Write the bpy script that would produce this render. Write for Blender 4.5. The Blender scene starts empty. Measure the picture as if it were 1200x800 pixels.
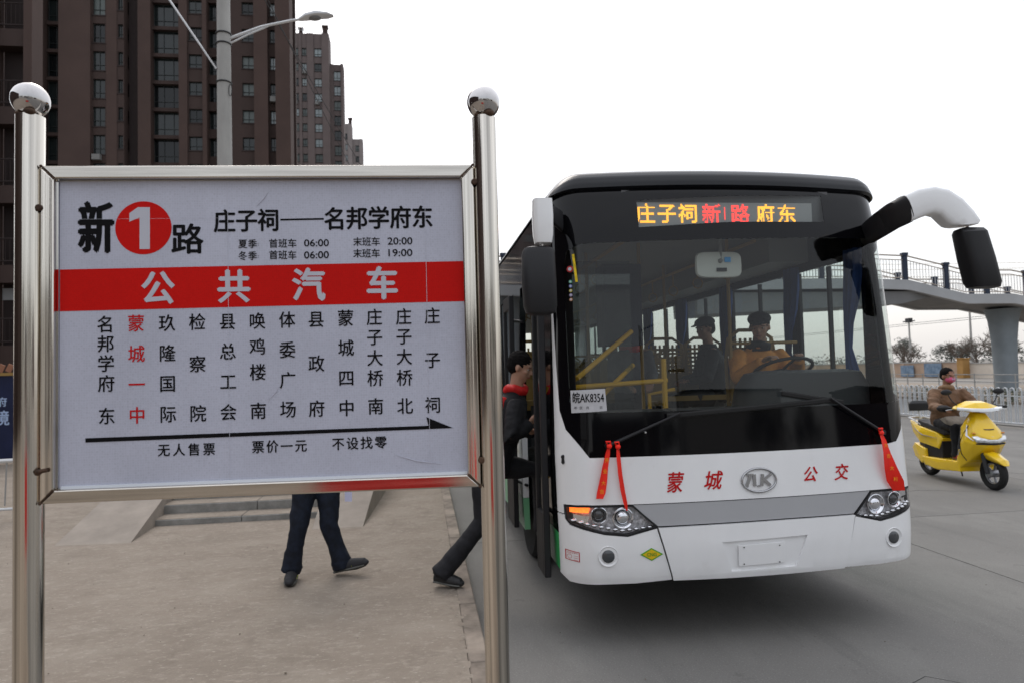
import bpy, bmesh, math, random
from mathutils import Vector, Matrix, noise as mnoise
from mathutils.geometry import tessellate_polygon
sc = bpy.context.scene
rad = math.radians
# ---------------------------------------------------------------- camera
CAM = Vector((0, 0, 1.77))
fwd = Vector((math.sin(rad(7.5)) * math.cos(rad(2.43)), math.cos(rad(7.5)) * math.cos(rad(2.43)), math.sin(rad(2.43))))
rt0 = Vector((math.cos(rad(7.5)), -math.sin(rad(7.5)), 0))
up0 = rt0.cross(fwd)
rt = rt0 * math.cos(rad(1.5)) - up0 * math.sin(rad(1.5))
up = up0 * math.cos(rad(1.5)) + rt0 * math.sin(rad(1.5))
cd = bpy.data.cameras.new('camera'); cam = bpy.data.objects.new('camera', cd)
sc.collection.objects.link(cam); sc.camera = cam
cd.sensor_width = 36; cd.lens = 24; cd.clip_start = 0.05; cd.clip_end = 5000
cam.matrix_world = Matrix(((rt.x, up.x, -fwd.x, CAM.x), (rt.y, up.y, -fwd.y, CAM.y), (rt.z, up.z, -fwd.z, CAM.z), (0, 0, 0, 1)))
cd.dof.use_dof = True; cd.dof.focus_distance = 2.9; cd.dof.aperture_fstop = 4.5
# ---------------------------------------------------------------- sky, sun, exposure
w = bpy.data.worlds.new('World'); sc.world = w; w.use_nodes = True
nt = w.node_tree; nt.nodes.clear(); L = nt.links
out = nt.nodes.new('ShaderNodeOutputWorld'); bg1 = nt.nodes.new('ShaderNodeBackground'); bg2 = nt.nodes.new('ShaderNodeBackground')
sky = nt.nodes.new('ShaderNodeTexSky'); sky.sky_type = 'NISHITA'; sky.sun_disc = False
SUN_EL, SUN_AZ = rad(50), rad(-12)      # hazy sun ahead of the camera, azimuth measured from +Y towards +X
sky.sun_elevation = SUN_EL; sky.sun_rotation = SUN_AZ; sky.dust_density = 4
bg1.inputs[1].default_value = 0.05; L.new(sky.outputs[0], bg1.inputs[0])
tc = nt.nodes.new('ShaderNodeTexCoord'); sx = nt.nodes.new('ShaderNodeSeparateXYZ'); cr = nt.nodes.new('ShaderNodeValToRGB')
L.new(tc.outputs['Generated'], sx.inputs[0]); L.new(sx.outputs[2], cr.inputs[0]); L.new(cr.outputs[0], bg2.inputs[0])
e = cr.color_ramp.elements
e[0].position = 0.0; e[0].color = (0.80, 0.775, 0.765, 1); e[1].position = 1.0; e[1].color = (1.22, 1.24, 1.30, 1)
m_ = e.new(0.16); m_.color = (0.93, 0.93, 0.94, 1)
m_ = e.new(0.42); m_.color = (1.06, 1.07, 1.10, 1)
# overcast brightening smoothly towards the hazy sun
sdv = Vector((math.sin(SUN_AZ) * math.cos(SUN_EL), math.cos(SUN_AZ) * math.cos(SUN_EL), math.sin(SUN_EL)))
vd = nt.nodes.new('ShaderNodeVectorMath'); vd.operation = 'DOT_PRODUCT'; L.new(tc.outputs['Generated'], vd.inputs[0]); vd.inputs[1].default_value = sdv
mr = nt.nodes.new('ShaderNodeMapRange'); mr.interpolation_type = 'SMOOTHSTEP'; mr.inputs[1].default_value = -1; mr.inputs[2].default_value = 1; mr.inputs[3].default_value = .62; mr.inputs[4].default_value = 1.0
L.new(vd.outputs['Value'], mr.inputs[0]); L.new(mr.outputs[0], bg2.inputs[1])
add = nt.nodes.new('ShaderNodeAddShader'); L.new(bg1.outputs[0], add.inputs[0]); L.new(bg2.outputs[0], add.inputs[1]); L.new(add.outputs[0], out.inputs[0])
sd = bpy.data.lights.new('sun', 'SUN'); sun = bpy.data.objects.new('sun', sd); sc.collection.objects.link(sun)
sd.energy = 0.6; sd.angle = rad(25); sd.color = (1, .96, .91)
sun.rotation_euler = sdv.to_track_quat('Z', 'Y').to_euler(); sun.location = (0, 0, 30)
sc.view_settings.view_transform = 'Standard'; sc.view_settings.look = 'None'; sc.view_settings.exposure = 0.10; sc.view_settings.gamma = 1
sc.cycles.max_bounces = 10; sc.cycles.transparent_max_bounces = 24; sc.cycles.glossy_bounces = 5
try: sc.cycles.use_denoising = True
except Exception: pass
# ---------------------------------------------------------------- helpers
COL = sc.collection
def N(t, k): return t.nodes.new(k)
def M(name, col, rough=.6, metal=0., var=None, bump=None, coat=0., emit=None, col2=None, stretch=(1, 1, 1), spec=.35, rvar=0., coords='Object', sub=0.):
    m = bpy.data.materials.new(name); m.use_nodes = True; t = m.node_tree; b = t.nodes['Principled BSDF']; l = t.links
    c = tuple(col) + (1,); b.inputs['Base Color'].default_value = c; b.inputs['Roughness'].default_value = rough
    b.inputs['Metallic'].default_value = metal; b.inputs['Coat Weight'].default_value = coat; b.inputs['Coat Roughness'].default_value = .06
    b.inputs['Specular IOR Level'].default_value = spec
    if sub: b.inputs['Subsurface Weight'].default_value = sub; b.inputs['Subsurface Scale'].default_value = .01
    if emit: b.inputs['Emission Color'].default_value = tuple(emit[0]) + (1,); b.inputs['Emission Strength'].default_value = emit[1]
    if var or bump:
        tcn = N(t, 'ShaderNodeTexCoord'); mp = N(t, 'ShaderNodeMapping'); mp.inputs['Scale'].default_value = stretch
        l.new(tcn.outputs[coords], mp.inputs[0])
    if var:
        nz = N(t, 'ShaderNodeTexNoise'); nz.inputs['Scale'].default_value = var[0]; nz.inputs['Detail'].default_value = 6; nz.inputs['Roughness'].default_value = .6
        l.new(mp.outputs[0], nz.inputs['Vector'])
        r = N(t, 'ShaderNodeValToRGB'); l.new(nz.outputs[0], r.inputs[0]); el = r.color_ramp.elements
        a = var[1]; k2 = col2 if col2 else [min(1, x * (1 + a)) for x in col]
        el[0].position = .33; el[0].color = tuple(x * (1 - a) for x in col) + (1,); el[1].position = .67; el[1].color = tuple(k2) + (1,)
        l.new(r.outputs[0], b.inputs['Base Color'])
        if rvar:
            mr = N(t, 'ShaderNodeMapRange'); mr.inputs[3].default_value = max(0, rough - rvar); mr.inputs[4].default_value = min(1, rough + rvar)
            l.new(nz.outputs[0], mr.inputs[0]); l.new(mr.outputs[0], b.inputs['Roughness'])
    if bump:
        nz = N(t, 'ShaderNodeTexNoise'); nz.inputs['Scale'].default_value = bump[0]; nz.inputs['Detail'].default_value = 5
        l.new(mp.outputs[0], nz.inputs['Vector']); bp = N(t, 'ShaderNodeBump'); bp.inputs['Strength'].default_value = bump[1]; bp.inputs['Distance'].default_value = bump[2] if len(bump) > 2 else .01
        l.new(nz.outputs[0], bp.inputs['Height']); l.new(bp.outputs[0], b.inputs['Normal'])
    return m
def glass(name, tint, refl=1.0, rough=.0):
    m = bpy.data.materials.new(name); m.use_nodes = True; t = m.node_tree; t.nodes.clear(); l = t.links
    o = N(t, 'ShaderNodeOutputMaterial'); mx = N(t, 'ShaderNodeMixShader'); tr = N(t, 'ShaderNodeBsdfTransparent'); gl = N(t, 'ShaderNodeBsdfGlossy'); ge = N(t, 'ShaderNodeNewGeometry')
    tr.inputs[0].default_value = tuple(tint) + (1,); gl.inputs['Roughness'].default_value = rough; gl.inputs[0].default_value = (refl, refl, refl, 1)
    dt = N(t, 'ShaderNodeVectorMath'); dt.operation = 'DOT_PRODUCT'; l.new(ge.outputs['Incoming'], dt.inputs[0]); l.new(ge.outputs['Normal'], dt.inputs[1])
    def mt(op, x, y=None):
        n = N(t, 'ShaderNodeMath'); n.operation = op
        for k, q in enumerate((x, y)):
            if q is None: continue
            if isinstance(q, (int, float)): n.inputs[k].default_value = q
            else: l.new(q, n.inputs[k])
        return n.outputs[0]
    f_ = mt('ADD', mt('MULTIPLY', mt('POWER', mt('SUBTRACT', 1.0, mt('ABSOLUTE', dt.outputs['Value'])), 5.0), .90), .032)
    l.new(f_, mx.inputs[0]); l.new(tr.outputs[0], mx.inputs[1]); l.new(gl.outputs[0], mx.inputs[2]); l.new(mx.outputs[0], o.inputs[0])
    return m
class MB:
    def __init__(s): s.v = []; s.f = []
    def add(s, v, f):
        n = len(s.v); s.v += [tuple(p) for p in v]; s.f += [tuple(i + n for i in q) for q in f]; return s
    def bx(s, x0, x1, y0, y1, z0, z1):
        return s.add([(x, y, z) for x in (x0, x1) for y in (y0, y1) for z in (z0, z1)], [(0, 1, 3, 2), (4, 6, 7, 5), (0, 4, 5, 1), (2, 3, 7, 6), (0, 2, 6, 4), (1, 5, 7, 3)])
    def box(s, c, d, rot=None):
        a = [Vector((x * d[0] / 2, y * d[1] / 2, z * d[2] / 2)) for x in (-1, 1) for y in (-1, 1) for z in (-1, 1)]
        if rot is not None: a = [rot @ p for p in a]
        return s.add([p + Vector(c) for p in a], [(0, 1, 3, 2), (4, 6, 7, 5), (0, 4, 5, 1), (2, 3, 7, 6), (0, 2, 6, 4), (1, 5, 7, 3)])
    def tube(s, pts, r, n=8, flat=1., cap=True, upv=None, closed=False):
        pts = [Vector(p) for p in pts]; k = len(pts)
        rs = r if isinstance(r, (list, tuple)) else [r] * k
        vs = []; prev = Vector(upv) if upv else None
        for i, p in enumerate(pts):
            if closed: d = pts[(i + 1) % k] - pts[i - 1]
            else: d = pts[min(i + 1, k - 1)] - pts[max(i - 1, 0)]
            if d.length < 1e-9: d = Vector((0, 0, 1))
            d.normalize()
            if prev is None: prev = Vector((0, 0, 1)) if abs(d.z) < .9 else Vector((1, 0, 0))
            a = prev - d * prev.dot(d)
            if a.length < 1e-4: a = d.orthogonal()
            a.normalize(); b = d.cross(a); prev = a
            for j in range(n):
                t = 2 * math.pi * j / n; vs.append(p + (a * math.cos(t) * flat + b * math.sin(t)) * rs[i])
        fs = []
        for i in range(k if closed else k - 1):
            for j in range(n):
                i2 = (i + 1) % k; fs.append((i * n + j, i * n + (j + 1) % n, i2 * n + (j + 1) % n, i2 * n + j))
        if cap and not closed: fs += [tuple(range(n))[::-1], tuple(range((k - 1) * n, k * n))]
        return s.add(vs, fs)
    def ball(s, c, r, n=12, m=8, rot=None):
        if not isinstance(r, (list, tuple)): r = (r, r, r)
        vs = []; c = Vector(c)
        for i in range(1, m):
            a = math.pi * i / m
            for j in range(n):
                t = 2 * math.pi * j / n; p = Vector((r[0] * math.sin(a) * math.cos(t), r[1] * math.sin(a) * math.sin(t), r[2] * math.cos(a)))
                vs.append((rot @ p if rot is not None else p) + c)
        tp = Vector((0, 0, r[2])); tp = rot @ tp if rot is not None else tp
        vs += [c + tp, c - tp]; fs = []
        for i in range(m - 2):
            for j in range(n): fs.append((i * n + j, (i + 1) * n + j, (i + 1) * n + (j + 1) % n, i * n + (j + 1) % n))
        q = (m - 1) * n
        for j in range(n): fs += [(q, j, (j + 1) % n), (q + 1, (m - 2) * n + (j + 1) % n, (m - 2) * n + j)]
        return s.add(vs, fs)
    def rev(s, prof, c, ax, n=20, cap=True):          # prof: (radius, distance along axis)
        ax = Vector(ax).normalized(); a = ax.orthogonal().normalized(); b = ax.cross(a); c = Vector(c); vs = []
        for r, h in prof:
            for j in range(n):
                t = 2 * math.pi * j / n; vs.append(c + ax * h + (a * math.cos(t) + b * math.sin(t)) * r)
        fs = [(i * n + j, i * n + (j + 1) % n, (i + 1) * n + (j + 1) % n, (i + 1) * n + j) for i in range(len(prof) - 1) for j in range(n)]
        if cap: fs += [tuple(range(n))[::-1], tuple(range((len(prof) - 1) * n, len(prof) * n))]
        return s.add(vs, fs)
    def prism(s, poly, fn, d0, d1):                    # fn(a, b, d) -> xyz
        n = len(poly); vs = [fn(a, b, d0) for a, b in poly] + [fn(a, b, d1) for a, b in poly]
        tri = tessellate_polygon([[Vector((a, b, 0)) for a, b in poly]])
        fs = [tuple(t) for t in tri] + [tuple(i + n for i in t)[::-1] for t in tri] + [(i, (i + 1) % n, n + (i + 1) % n, n + i) for i in range(n)]
        return s.add(vs, fs)
    def grid(s, fn, nu, nv):
        vs = [fn(i / nu, j / nv) for i in range(nu + 1) for j in range(nv + 1)]
        return s.add(vs, [(i * (nv + 1) + j, (i + 1) * (nv + 1) + j, (i + 1) * (nv + 1) + j + 1, i * (nv + 1) + j + 1) for i in range(nu) for j in range(nv)])
    def hull(s, pts, mirror=True):
        P = [Vector(p) for p in pts]
        if mirror: P += [Vector((p[0], -p[1], p[2])) for p in pts if abs(p[1]) > 1e-6]
        bm = bmesh.new(); [bm.verts.new(p) for p in P]; r = bmesh.ops.convex_hull(bm, input=bm.verts)
        bm.verts.index_update(); use = [v for v in bm.verts if v.link_faces]; ix = {v: i for i, v in enumerate(use)}
        s.add([v.co.copy() for v in use], [tuple(ix[v] for v in f.verts) for f in bm.faces]); bm.free(); return s
    def mesh(s, name='mesh', smooth=35, off=None):
        me = bpy.data.meshes.new(name); me.from_pydata([(Vector(p) - off) for p in s.v] if off is not None else s.v, [], s.f); me.validate()
        bm = bmesh.new(); bm.from_mesh(me); bmesh.ops.recalc_face_normals(bm, faces=bm.faces); bm.to_mesh(me); bm.free()
        if smooth: 
            me.shade_smooth(); me.set_sharp_from_angle(angle=rad(smooth))
        return me
def thing(name, label, cat, loc=(0, 0, 0), rz=0, group=None):
    o = bpy.data.objects.new(name, None); COL.objects.link(o); o.location = loc; o.rotation_euler = (0, 0, rz); o.empty_display_size = .2
    o['label'] = label; o['category'] = cat
    if group: o['group'] = group
    return o
def link(name, me, mat, parent=None, label=None, loc=None, bevel=0, mods=None):
    if mat is not None and not me.materials: me.materials.append(mat)
    o = bpy.data.objects.new(name, me); COL.objects.link(o)
    if parent: o.parent = parent
    if loc is not None: o.location = loc
    if label: o['label'] = label
    if bevel:
        b = o.modifiers.new('bevel', 'BEVEL'); b.width = bevel; b.segments = 2; b.limit_method = 'ANGLE'; b.angle_limit = rad(40)
    return o
def part(name, mb, mat, parent=None, label=None, bevel=0, smooth=35, world=False):
    off = Vector(parent.location) if (world and parent) else None
    return link(name, mb.mesh(name, smooth, off), mat, parent, label, None, bevel)
def solo(name, mb, mat, label, cat, loc=(0, 0, 0), group=None, bevel=0, smooth=35, world=False):
    off = Vector(loc) if world else None; o = link(name, mb.mesh(name, smooth, off), mat, None, label, loc, bevel); o['category'] = cat
    if group: o['group'] = group
    return o
def struct(name, mb, mat, parent=None, kind='structure', smooth=35, bevel=0):
    o = link(name, mb.mesh(name, smooth), mat, parent, None, None, bevel)
    if not parent or kind == 'stuff': o['kind'] = kind
    return o
def kids(o): return [c for c in bpy.data.objects if c.parent == o]
def copy_tree(o, parent=None, _map=None):
    if _map is None:
        _map = {}
        for c in bpy.data.objects:
            if c.parent: _map.setdefault(c.parent.name, []).append(c)
    c = o.copy(); COL.objects.link(c); c.parent = parent
    for ch in _map.get(o.name, []): copy_tree(ch, c, _map)
    return c
def evaluated(me, mods):
    o = bpy.data.objects.new('tmp', me); COL.objects.link(o)
    for k, kw in mods:
        md = o.modifiers.new(k, k)
        for a, b in kw.items(): setattr(md, a, b)
    dg = bpy.context.evaluated_depsgraph_get(); dg.update()
    r = bpy.data.meshes.new_from_object(o.evaluated_get(dg)); bpy.data.objects.remove(o); return r
def blob(mb, voxel=.01, it=3, fold=0, fs=8, seed=0):
    me = mb.mesh('blob', 0); me = evaluated(me, [('REMESH', dict(mode='VOXEL', voxel_size=voxel)), ('SMOOTH', dict(factor=.6, iterations=it))])
    if fold:
        off = Vector((seed * 3.7, seed, 0)); nn = [(v.co.copy(), v.normal.copy()) for v in me.vertices]
        for v, (c, n) in zip(me.vertices, nn):
            q = Vector((c.x, c.y, c.z * 1.25)) * fs + off + Vector((c.z, 0, c.x + c.y)) * fs * .6
            v.co = c + n * fold * (mnoise.noise(q) + .5 * mnoise.noise(q * 2.3))
    me.shade_smooth(); return me
def text_mesh(body, w, h, bold=0., ext=.0004, shear=0., em=True, space=1.0):
    """lettering as a mesh in the xy plane, centred; w, h = box (em box for single CJK characters)"""
    cu = bpy.data.curves.new('t', 'FONT'); cu.body = body; cu.size = 1; cu.offset = bold; cu.shear = shear; cu.space_character = space; cu.resolution_u = 3
    o = bpy.data.objects.new('t', cu); COL.objects.link(o); dg = bpy.context.evaluated_depsgraph_get(); dg.update()
    me = bpy.data.meshes.new_from_object(o.evaluated_get(dg)); bpy.data.objects.remove(o); bpy.data.curves.remove(cu)
    xs = [v.co.x for v in me.vertices]; ys = [v.co.y for v in me.vertices]
    if not xs: return [], []
    if em and len(body) == 1: cx, cy, sw, sh = .5, .36, 1., 1.
    else: cx, cy, sw, sh = (min(xs) + max(xs)) / 2, (min(ys) + max(ys)) / 2, max(xs) - min(xs), max(max(ys) - min(ys), 1e-3)
    v = [((c.co.x - cx) / sw * w, (c.co.y - cy) / sh * h) for c in me.vertices]; f = [tuple(p.vertices) for p in me.polygons]
    bpy.data.meshes.remove(me); return v, f
def letters(items, fn, ext=.0006):
    """items: (text, x, y, w, h, bold, shear); fn(a, b, depth) -> xyz; joined, extruded slightly"""
    mb = MB()
    for it in items:
        t, x, y, w_, h_ = it[:5]; bold = it[5] if len(it) > 5 else 0; sh = it[6] if len(it) > 6 else 0
        v, f = text_mesh(t, w_, h_, 0, shear=sh)
        if not v: continue
        k = bold * (h_ if len(t) > 1 else max(w_, h_))
        for q, (dx, dy) in enumerate(((0, 0), (k, 0), (-k, 0), (0, k * .8), (0, -k * .8)) if bold else ((0, 0),)): mb.add([fn(a + x + dx, b + y + dy, ext + q * .00012) for a, b in v], f)
    return mb
def layered(m, layers, bumps):
    """layers: (scale, stretch_y, lo, hi, colour, blend); bumps: (scale, strength, distance)"""
    t = m.node_tree; l = t.links; b = t.nodes['Principled BSDF']; base = b.inputs['Base Color'].links[0].from_socket if b.inputs['Base Color'].links else None
    tcn = N(t, 'ShaderNodeTexCoord')
    for k, (s_, st, lo, hi, c, bl) in enumerate(layers):
        mp = N(t, 'ShaderNodeMapping'); mp.inputs['Scale'].default_value = (1, st, 1); mp.inputs['Rotation'].default_value = (0, 0, .35 * k); mp.inputs['Location'].default_value = (k * 3.1, k * 1.7, 0); l.new(tcn.outputs['Object'], mp.inputs[0])
        nz = N(t, 'ShaderNodeTexNoise'); nz.inputs['Scale'].default_value = s_; nz.inputs['Detail'].default_value = 8; nz.inputs['Roughness'].default_value = .68; l.new(mp.outputs[0], nz.inputs['Vector'])
        r = N(t, 'ShaderNodeValToRGB'); r.color_ramp.elements[0].position = lo; r.color_ramp.elements[1].position = hi; l.new(nz.outputs[0], r.inputs[0])
        mx = N(t, 'ShaderNodeMix'); mx.data_type = 'RGBA'; mx.blend_type = bl; l.new(r.outputs[0], mx.inputs[0]); l.new(base, mx.inputs[6]); mx.inputs[7].default_value = tuple(c) + (1,); base = mx.outputs[2]
    l.new(base, b.inputs['Base Color']); prev = None
    if not bumps: return
    for s_, st_r, ds in bumps:
        nz = N(t, 'ShaderNodeTexNoise'); nz.inputs['Scale'].default_value = s_; nz.inputs['Detail'].default_value = 6; nz.inputs['Roughness'].default_value = .65; l.new(tcn.outputs['Object'], nz.inputs['Vector'])
        bp = N(t, 'ShaderNodeBump'); bp.inputs['Strength'].default_value = st_r; bp.inputs['Distance'].default_value = ds; l.new(nz.outputs[0], bp.inputs['Height'])
        if prev: l.new(prev, bp.inputs['Normal'])
        prev = bp.outputs[0]
    l.new(prev, b.inputs['Normal'])
random.seed(7)
# ---------------------------------------------------------------- materials
m_dust = M('dusty cement', (.238, .200, .163), .94, var=(1.1, .08), spec=.2)
layered(m_dust, [(2.3, 1.5, .42, .72, (.295, .255, .21), 'MIX'), (11, 2.0, .54, .76, (.36, .315, .265), 'MIX'), (26, 1.8, .58, .74, (.46, .42, .365), 'MIX'), (3.4, 1, .57, .75, (.195, .162, .132), 'MIX'), (55, 1, .62, .74, (.17, .14, .115), 'MIX')], [(5, .35, .06), (22, .55, .025), (90, .5, .008)])
m_road = M('road concrete', (.168, .162, .152), .88, var=(.45, .12), spec=.25)
layered(m_road, [(1.6, .10, .52, .70, (.125, .122, .115), 'MIX'), (1.4, .4, .50, .75, (.21, .205, .19), 'MIX'), (5.5, 1, .60, .78, (.115, .112, .105), 'MIX'), (90, 1, .55, .66, (.26, .255, .24), 'MIX'), (75, 1, .60, .68, (.075, .073, .07), 'MIX')], [(8, .2, .02), (120, .5, .005)])
m_ground = M('far ground', (.2, .185, .165), .95, var=(.08, .2))
m_kerb = M('kerb stone', (.215, .18, .148), .92, var=(4, .4), bump=(30, .5, .01))
m_stone = M('step stone', (.24, .235, .22), .85, var=(7, .22), bump=(40, .5, .008))
m_ramp = M('ramp cement', (.27, .235, .20), .92, var=(3, .14), bump=(26, .4, .01))
m_steel = M('polished stainless', (.60, .56, .50), .12, 1., var=(7, .5), stretch=(9, 9, .05), rvar=.09, bump=(4, .7, .004))  # dark vertical streaks in the colour stand in for reflections
m_steelh = M('polished stainless rail', (.57, .535, .48), .13, 1., var=(6, .22), stretch=(.25, 9, 9), rvar=.08, bump=(2.5, .2, .004))
m_ball = M('polished stainless ball', (.50, .485, .48), .07, 1., var=(9, .2), rvar=.05)
m_weld = M('weld and rust', (.07, .04, .025), .7, .3, var=(60, .5))
m_panel = M('reflective film', (.43, .445, .525), .42, var=(2.6, .075), spec=.25)
def honeycomb(m, s, d=.0012):
    t = m.node_tree; l = t.links; b = t.nodes['Principled BSDF']; tcn = N(t, 'ShaderNodeTexCoord'); vo = N(t, 'ShaderNodeTexVoronoi'); vo.feature = 'DISTANCE_TO_EDGE'; vo.inputs['Scale'].default_value = s; vo.inputs['Randomness'].default_value = .12
    l.new(tcn.outputs['Object'], vo.inputs['Vector']); src = b.inputs['Base Color'].links[0].from_socket if b.inputs['Base Color'].links else None
    r = N(t, 'ShaderNodeValToRGB'); r.color_ramp.elements[0].position = .02; r.color_ramp.elements[0].color = (1.16, 1.16, 1.16, 1); r.color_ramp.elements[1].position = .2; r.color_ramp.elements[1].color = (.95, .95, .95, 1); l.new(vo.outputs['Distance'], r.inputs[0])
    mu = N(t, 'ShaderNodeMix'); mu.data_type = 'RGBA'; mu.blend_type = 'MULTIPLY'; mu.inputs[0].default_value = 1
    if src: l.new(src, mu.inputs[6])
    else: mu.inputs[6].default_value = b.inputs['Base Color'].default_value
    l.new(r.outputs[0], mu.inputs[7]); l.new(mu.outputs[2], b.inputs['Base Color'])
honeycomb(m_panel, 150)
m_bandred = M('printed red film', (.50, .006, .004), .5, var=(3, .06), spec=.1); honeycomb(m_bandred, 190)
m_ink = M('black ink', (.006, .006, .007), .6, spec=.08)
m_inkred = M('red ink', (.5, .01, .012), .6, spec=.15)
m_inkwhite = M('white ink', (.50, .51, .57), .6, spec=.15)
m_white = M('white bus paint', (.83, .835, .84), .3, coat=.5, var=(3.5, .03), stretch=(1, 1, .5))
layered(m_white, [(45, .5, .66, .80, (.66, .65, .62), 'MIX'), (5, .4, .60, .95, (.70, .69, .67), 'MIX')], [])
m_grey = M('grey bus stripe', (.40, .405, .42), .35, .1, coat=.4, var=(2, .03))
m_blackg = M('black glass surround', (.003, .003, .004), .06, spec=.28)
m_blackroof = M('black roof paint', (.008, .009, .012), .3, coat=.15, var=(3, .2))
m_blackp = M('black plastic', (.013, .013, .015), .5, bump=(160, .15, .002))
m_darkin = M('dark trim', (.03, .031, .034), .6)
m_greyin = M('interior grey', (.20, .205, .20), .6)
m_green = M('green bus paint', (.03, .42, .11), .35, coat=.4)
m_green2 = M('pale green bus paint', (.2, .5, .27), .35, coat=.4)
m_chrome = M('chrome', (.82, .83, .85), .08, 1.)
m_lampin = M('lamp housing', (.58, .58, .60), .3, .2, var=(45, .55))
m_amber = M('lit indicator', (.9, .25, .05), .3, emit=((1, .15, .015), 1.9), var=(60, .5))
m_rubber = M('tyre rubber', (.018, .018, .018), .85, bump=(80, .3))
m_yel = M('yellow handrail', (.55, .30, .01), .38, coat=.3)
m_tan = M('tan seat frame', (.30, .19, .06), .5)
m_blue = M('blue curtain', (.025, .06, .19), .85, var=(9, .25), stretch=(3, 3, .3))
m_ribbon = M('red ribbon', (.85, .02, .008), .5, var=(12, .15), stretch=(1, 1, .4))
m_gold = M('gold print', (.85, .33, .01), .5)
g_wind = glass('windshield glass', (.80, .84, .82))
g_side = glass('side window glass', (.84, .88, .87))
g_lens = glass('lamp lens', (.95, .95, .96))
m_skin = M('skin', (.40, .23, .16), .5, sub=.1, var=(20, .08))
m_skind = M('tanned skin', (.27, .135, .085), .55, sub=.1, var=(20, .08))
m_hair = M('black hair', (.007, .006, .006), .85, spec=.12, bump=(90, .6, .01), stretch=(1, 1, .3))
m_sclera = M('eye', (.5, .47, .44), .2); m_lip = M('lips', (.28, .09, .07), .5); m_brow = M('brow hair', (.015, .01, .008), .8)
m_redcoat = M('red jacket', (.50, .010, .010), .6, var=(14, .2), bump=(30, .3, .01))
m_blkcoat = M('black jacket', (.013, .013, .015), .7, spec=.2, var=(12, .3), bump=(26, .4, .01))
m_jeans = M('dark jeans', (.006, .010, .021), .8, var=(18, .45), bump=(120, .3, .003))
m_blkpants = M('black trousers', (.011, .011, .014), .75, var=(10, .3), bump=(60, .3, .004))
m_shoe = M('black shoe', (.02, .02, .021), .5, var=(40, .3)); m_sole = M('shoe sole', (.11, .11, .10), .8); m_shoeg = M('shoe trim', (.45, .6, .03), .5); m_shoegrey = M('grey shoe panel', (.032, .032, .035), .7, spec=.2)
m_brown = M('brown puffer coat', (.21, .115, .06), .6, var=(9, .2), bump=(14, .5, .02), stretch=(1, 1, 3))
m_orange = M('orange brown jacket', (.62, .25, .045), .7, var=(9, .2), bump=(24, .4, .01))
m_scyel = M('yellow scooter paint', (.80, .52, .01), .25, coat=.6, var=(3, .03))
m_conc = M('pole concrete', (.33, .325, .31), .9, var=(3, .12), bump=(20, .4, .01), stretch=(1, 1, .3))
m_fence = M('white painted railing', (.50, .52, .54), .5, var=(3, .1))
m_galv = M('galvanised paint', (.62, .63, .64), .35, .4)
# ---------------------------------------------------------------- ground, road, pavement
mb = MB(); R0 = 900
mb.add([(R0 * math.cos(2 * math.pi * i / 64), R0 * math.sin(2 * math.pi * i / 64), -.03) for i in range(64)], [tuple(range(64))])
struct('ground', mb, m_ground)
mb = MB().bx(.343, 14.55, -40, 160, -.025, -.016); road = struct('road', mb, M('road joint filler', (.05, .048, .045), .95))
slabA = MB(); gw = .006
def slab_mesh(wx, wy):
    b = MB(); b.bx(gw, wx - gw, gw, wy - gw, -.014, 0); return b.mesh('slab')
edges = [.343, 4.65, 8.6, 12.4, 14.55]
for i in range(4):
    me = slab_mesh(edges[i + 1] - edges[i], 5.0)
    for k in range(-4, 20):
        o = link('slab', me, m_road, road); o.location = (edges[i], 7.15 + k * 5.0 - 5, -.0005 * ((i * 7 + k * 3) % 3))
# pavement: a gently uneven sheet
def pave(u, v):
    x = -45 + u * 45.225 if False else (-45 * (1 - u) ** 2 + .222 * (1 - (1 - u) ** 2)); y = -30 + 190 * v ** 2 if False else (-12 + 172 * v ** 2.4)
    d = 1 if x < .15 else 0
    return (x, y, .12 + .006 * mnoise.noise(Vector((x * 1.3, y * 1.3, 0))) * d)
mb = MB().grid(pave, 90, 150)
struct('pavement', mb, m_dust, smooth=60)
mb = MB().bx(.2, .335, -12, 160, -.02, .05); kerb = struct('kerb', mb, m_kerb)
kme = []
for s in range(3):
    b = MB(); b.bx(0, .1195, .004, .986, -.02, .1225 + .001 * s); me = b.mesh('kerb_stone'); kme.append(me)
for k in range(-6, 60):
    o = link('kerb_stone', kme[k % 3], m_kerb, kerb); o.location = (.2225 + .0015 * math.sin(k * 2.1), k * .99, 0)
    if k < 25 and not o.modifiers:
        b = o.modifiers.new('bevel', 'BEVEL'); b.width = .012; b.segments = 2
# dirt spread over the kerb edge
mb = MB()
for k in range(260):
    y = random.uniform(1.5, 16); x = random.gauss(.2, .03); r = random.uniform(.006, .03) * (.5 if x > .25 else 1)
    mb.ball((x, y, .121), (r, r * 1.8, .004), 6, 4)
struct('dirt', mb, m_dust, kind='stuff')
mb = MB(); rq = random.Random(21)
for k in range(420):
    on = k % 3 == 0; x = rq.uniform(.6, 11) if on else rq.uniform(-6, .15); y = rq.uniform(2.2, 14); r = rq.uniform(.002, .006) * (1.8 if k % 37 == 0 else 1)
    mb.ball((x, y, (.003 if on else .127)), (r, r * rq.uniform(.6, 1.8), r * .45), 6, 4)
struct('debris', mb, M('leaf litter and grit', (.12, .095, .07), .9, var=(1.7, .6)), kind='stuff')
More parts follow.
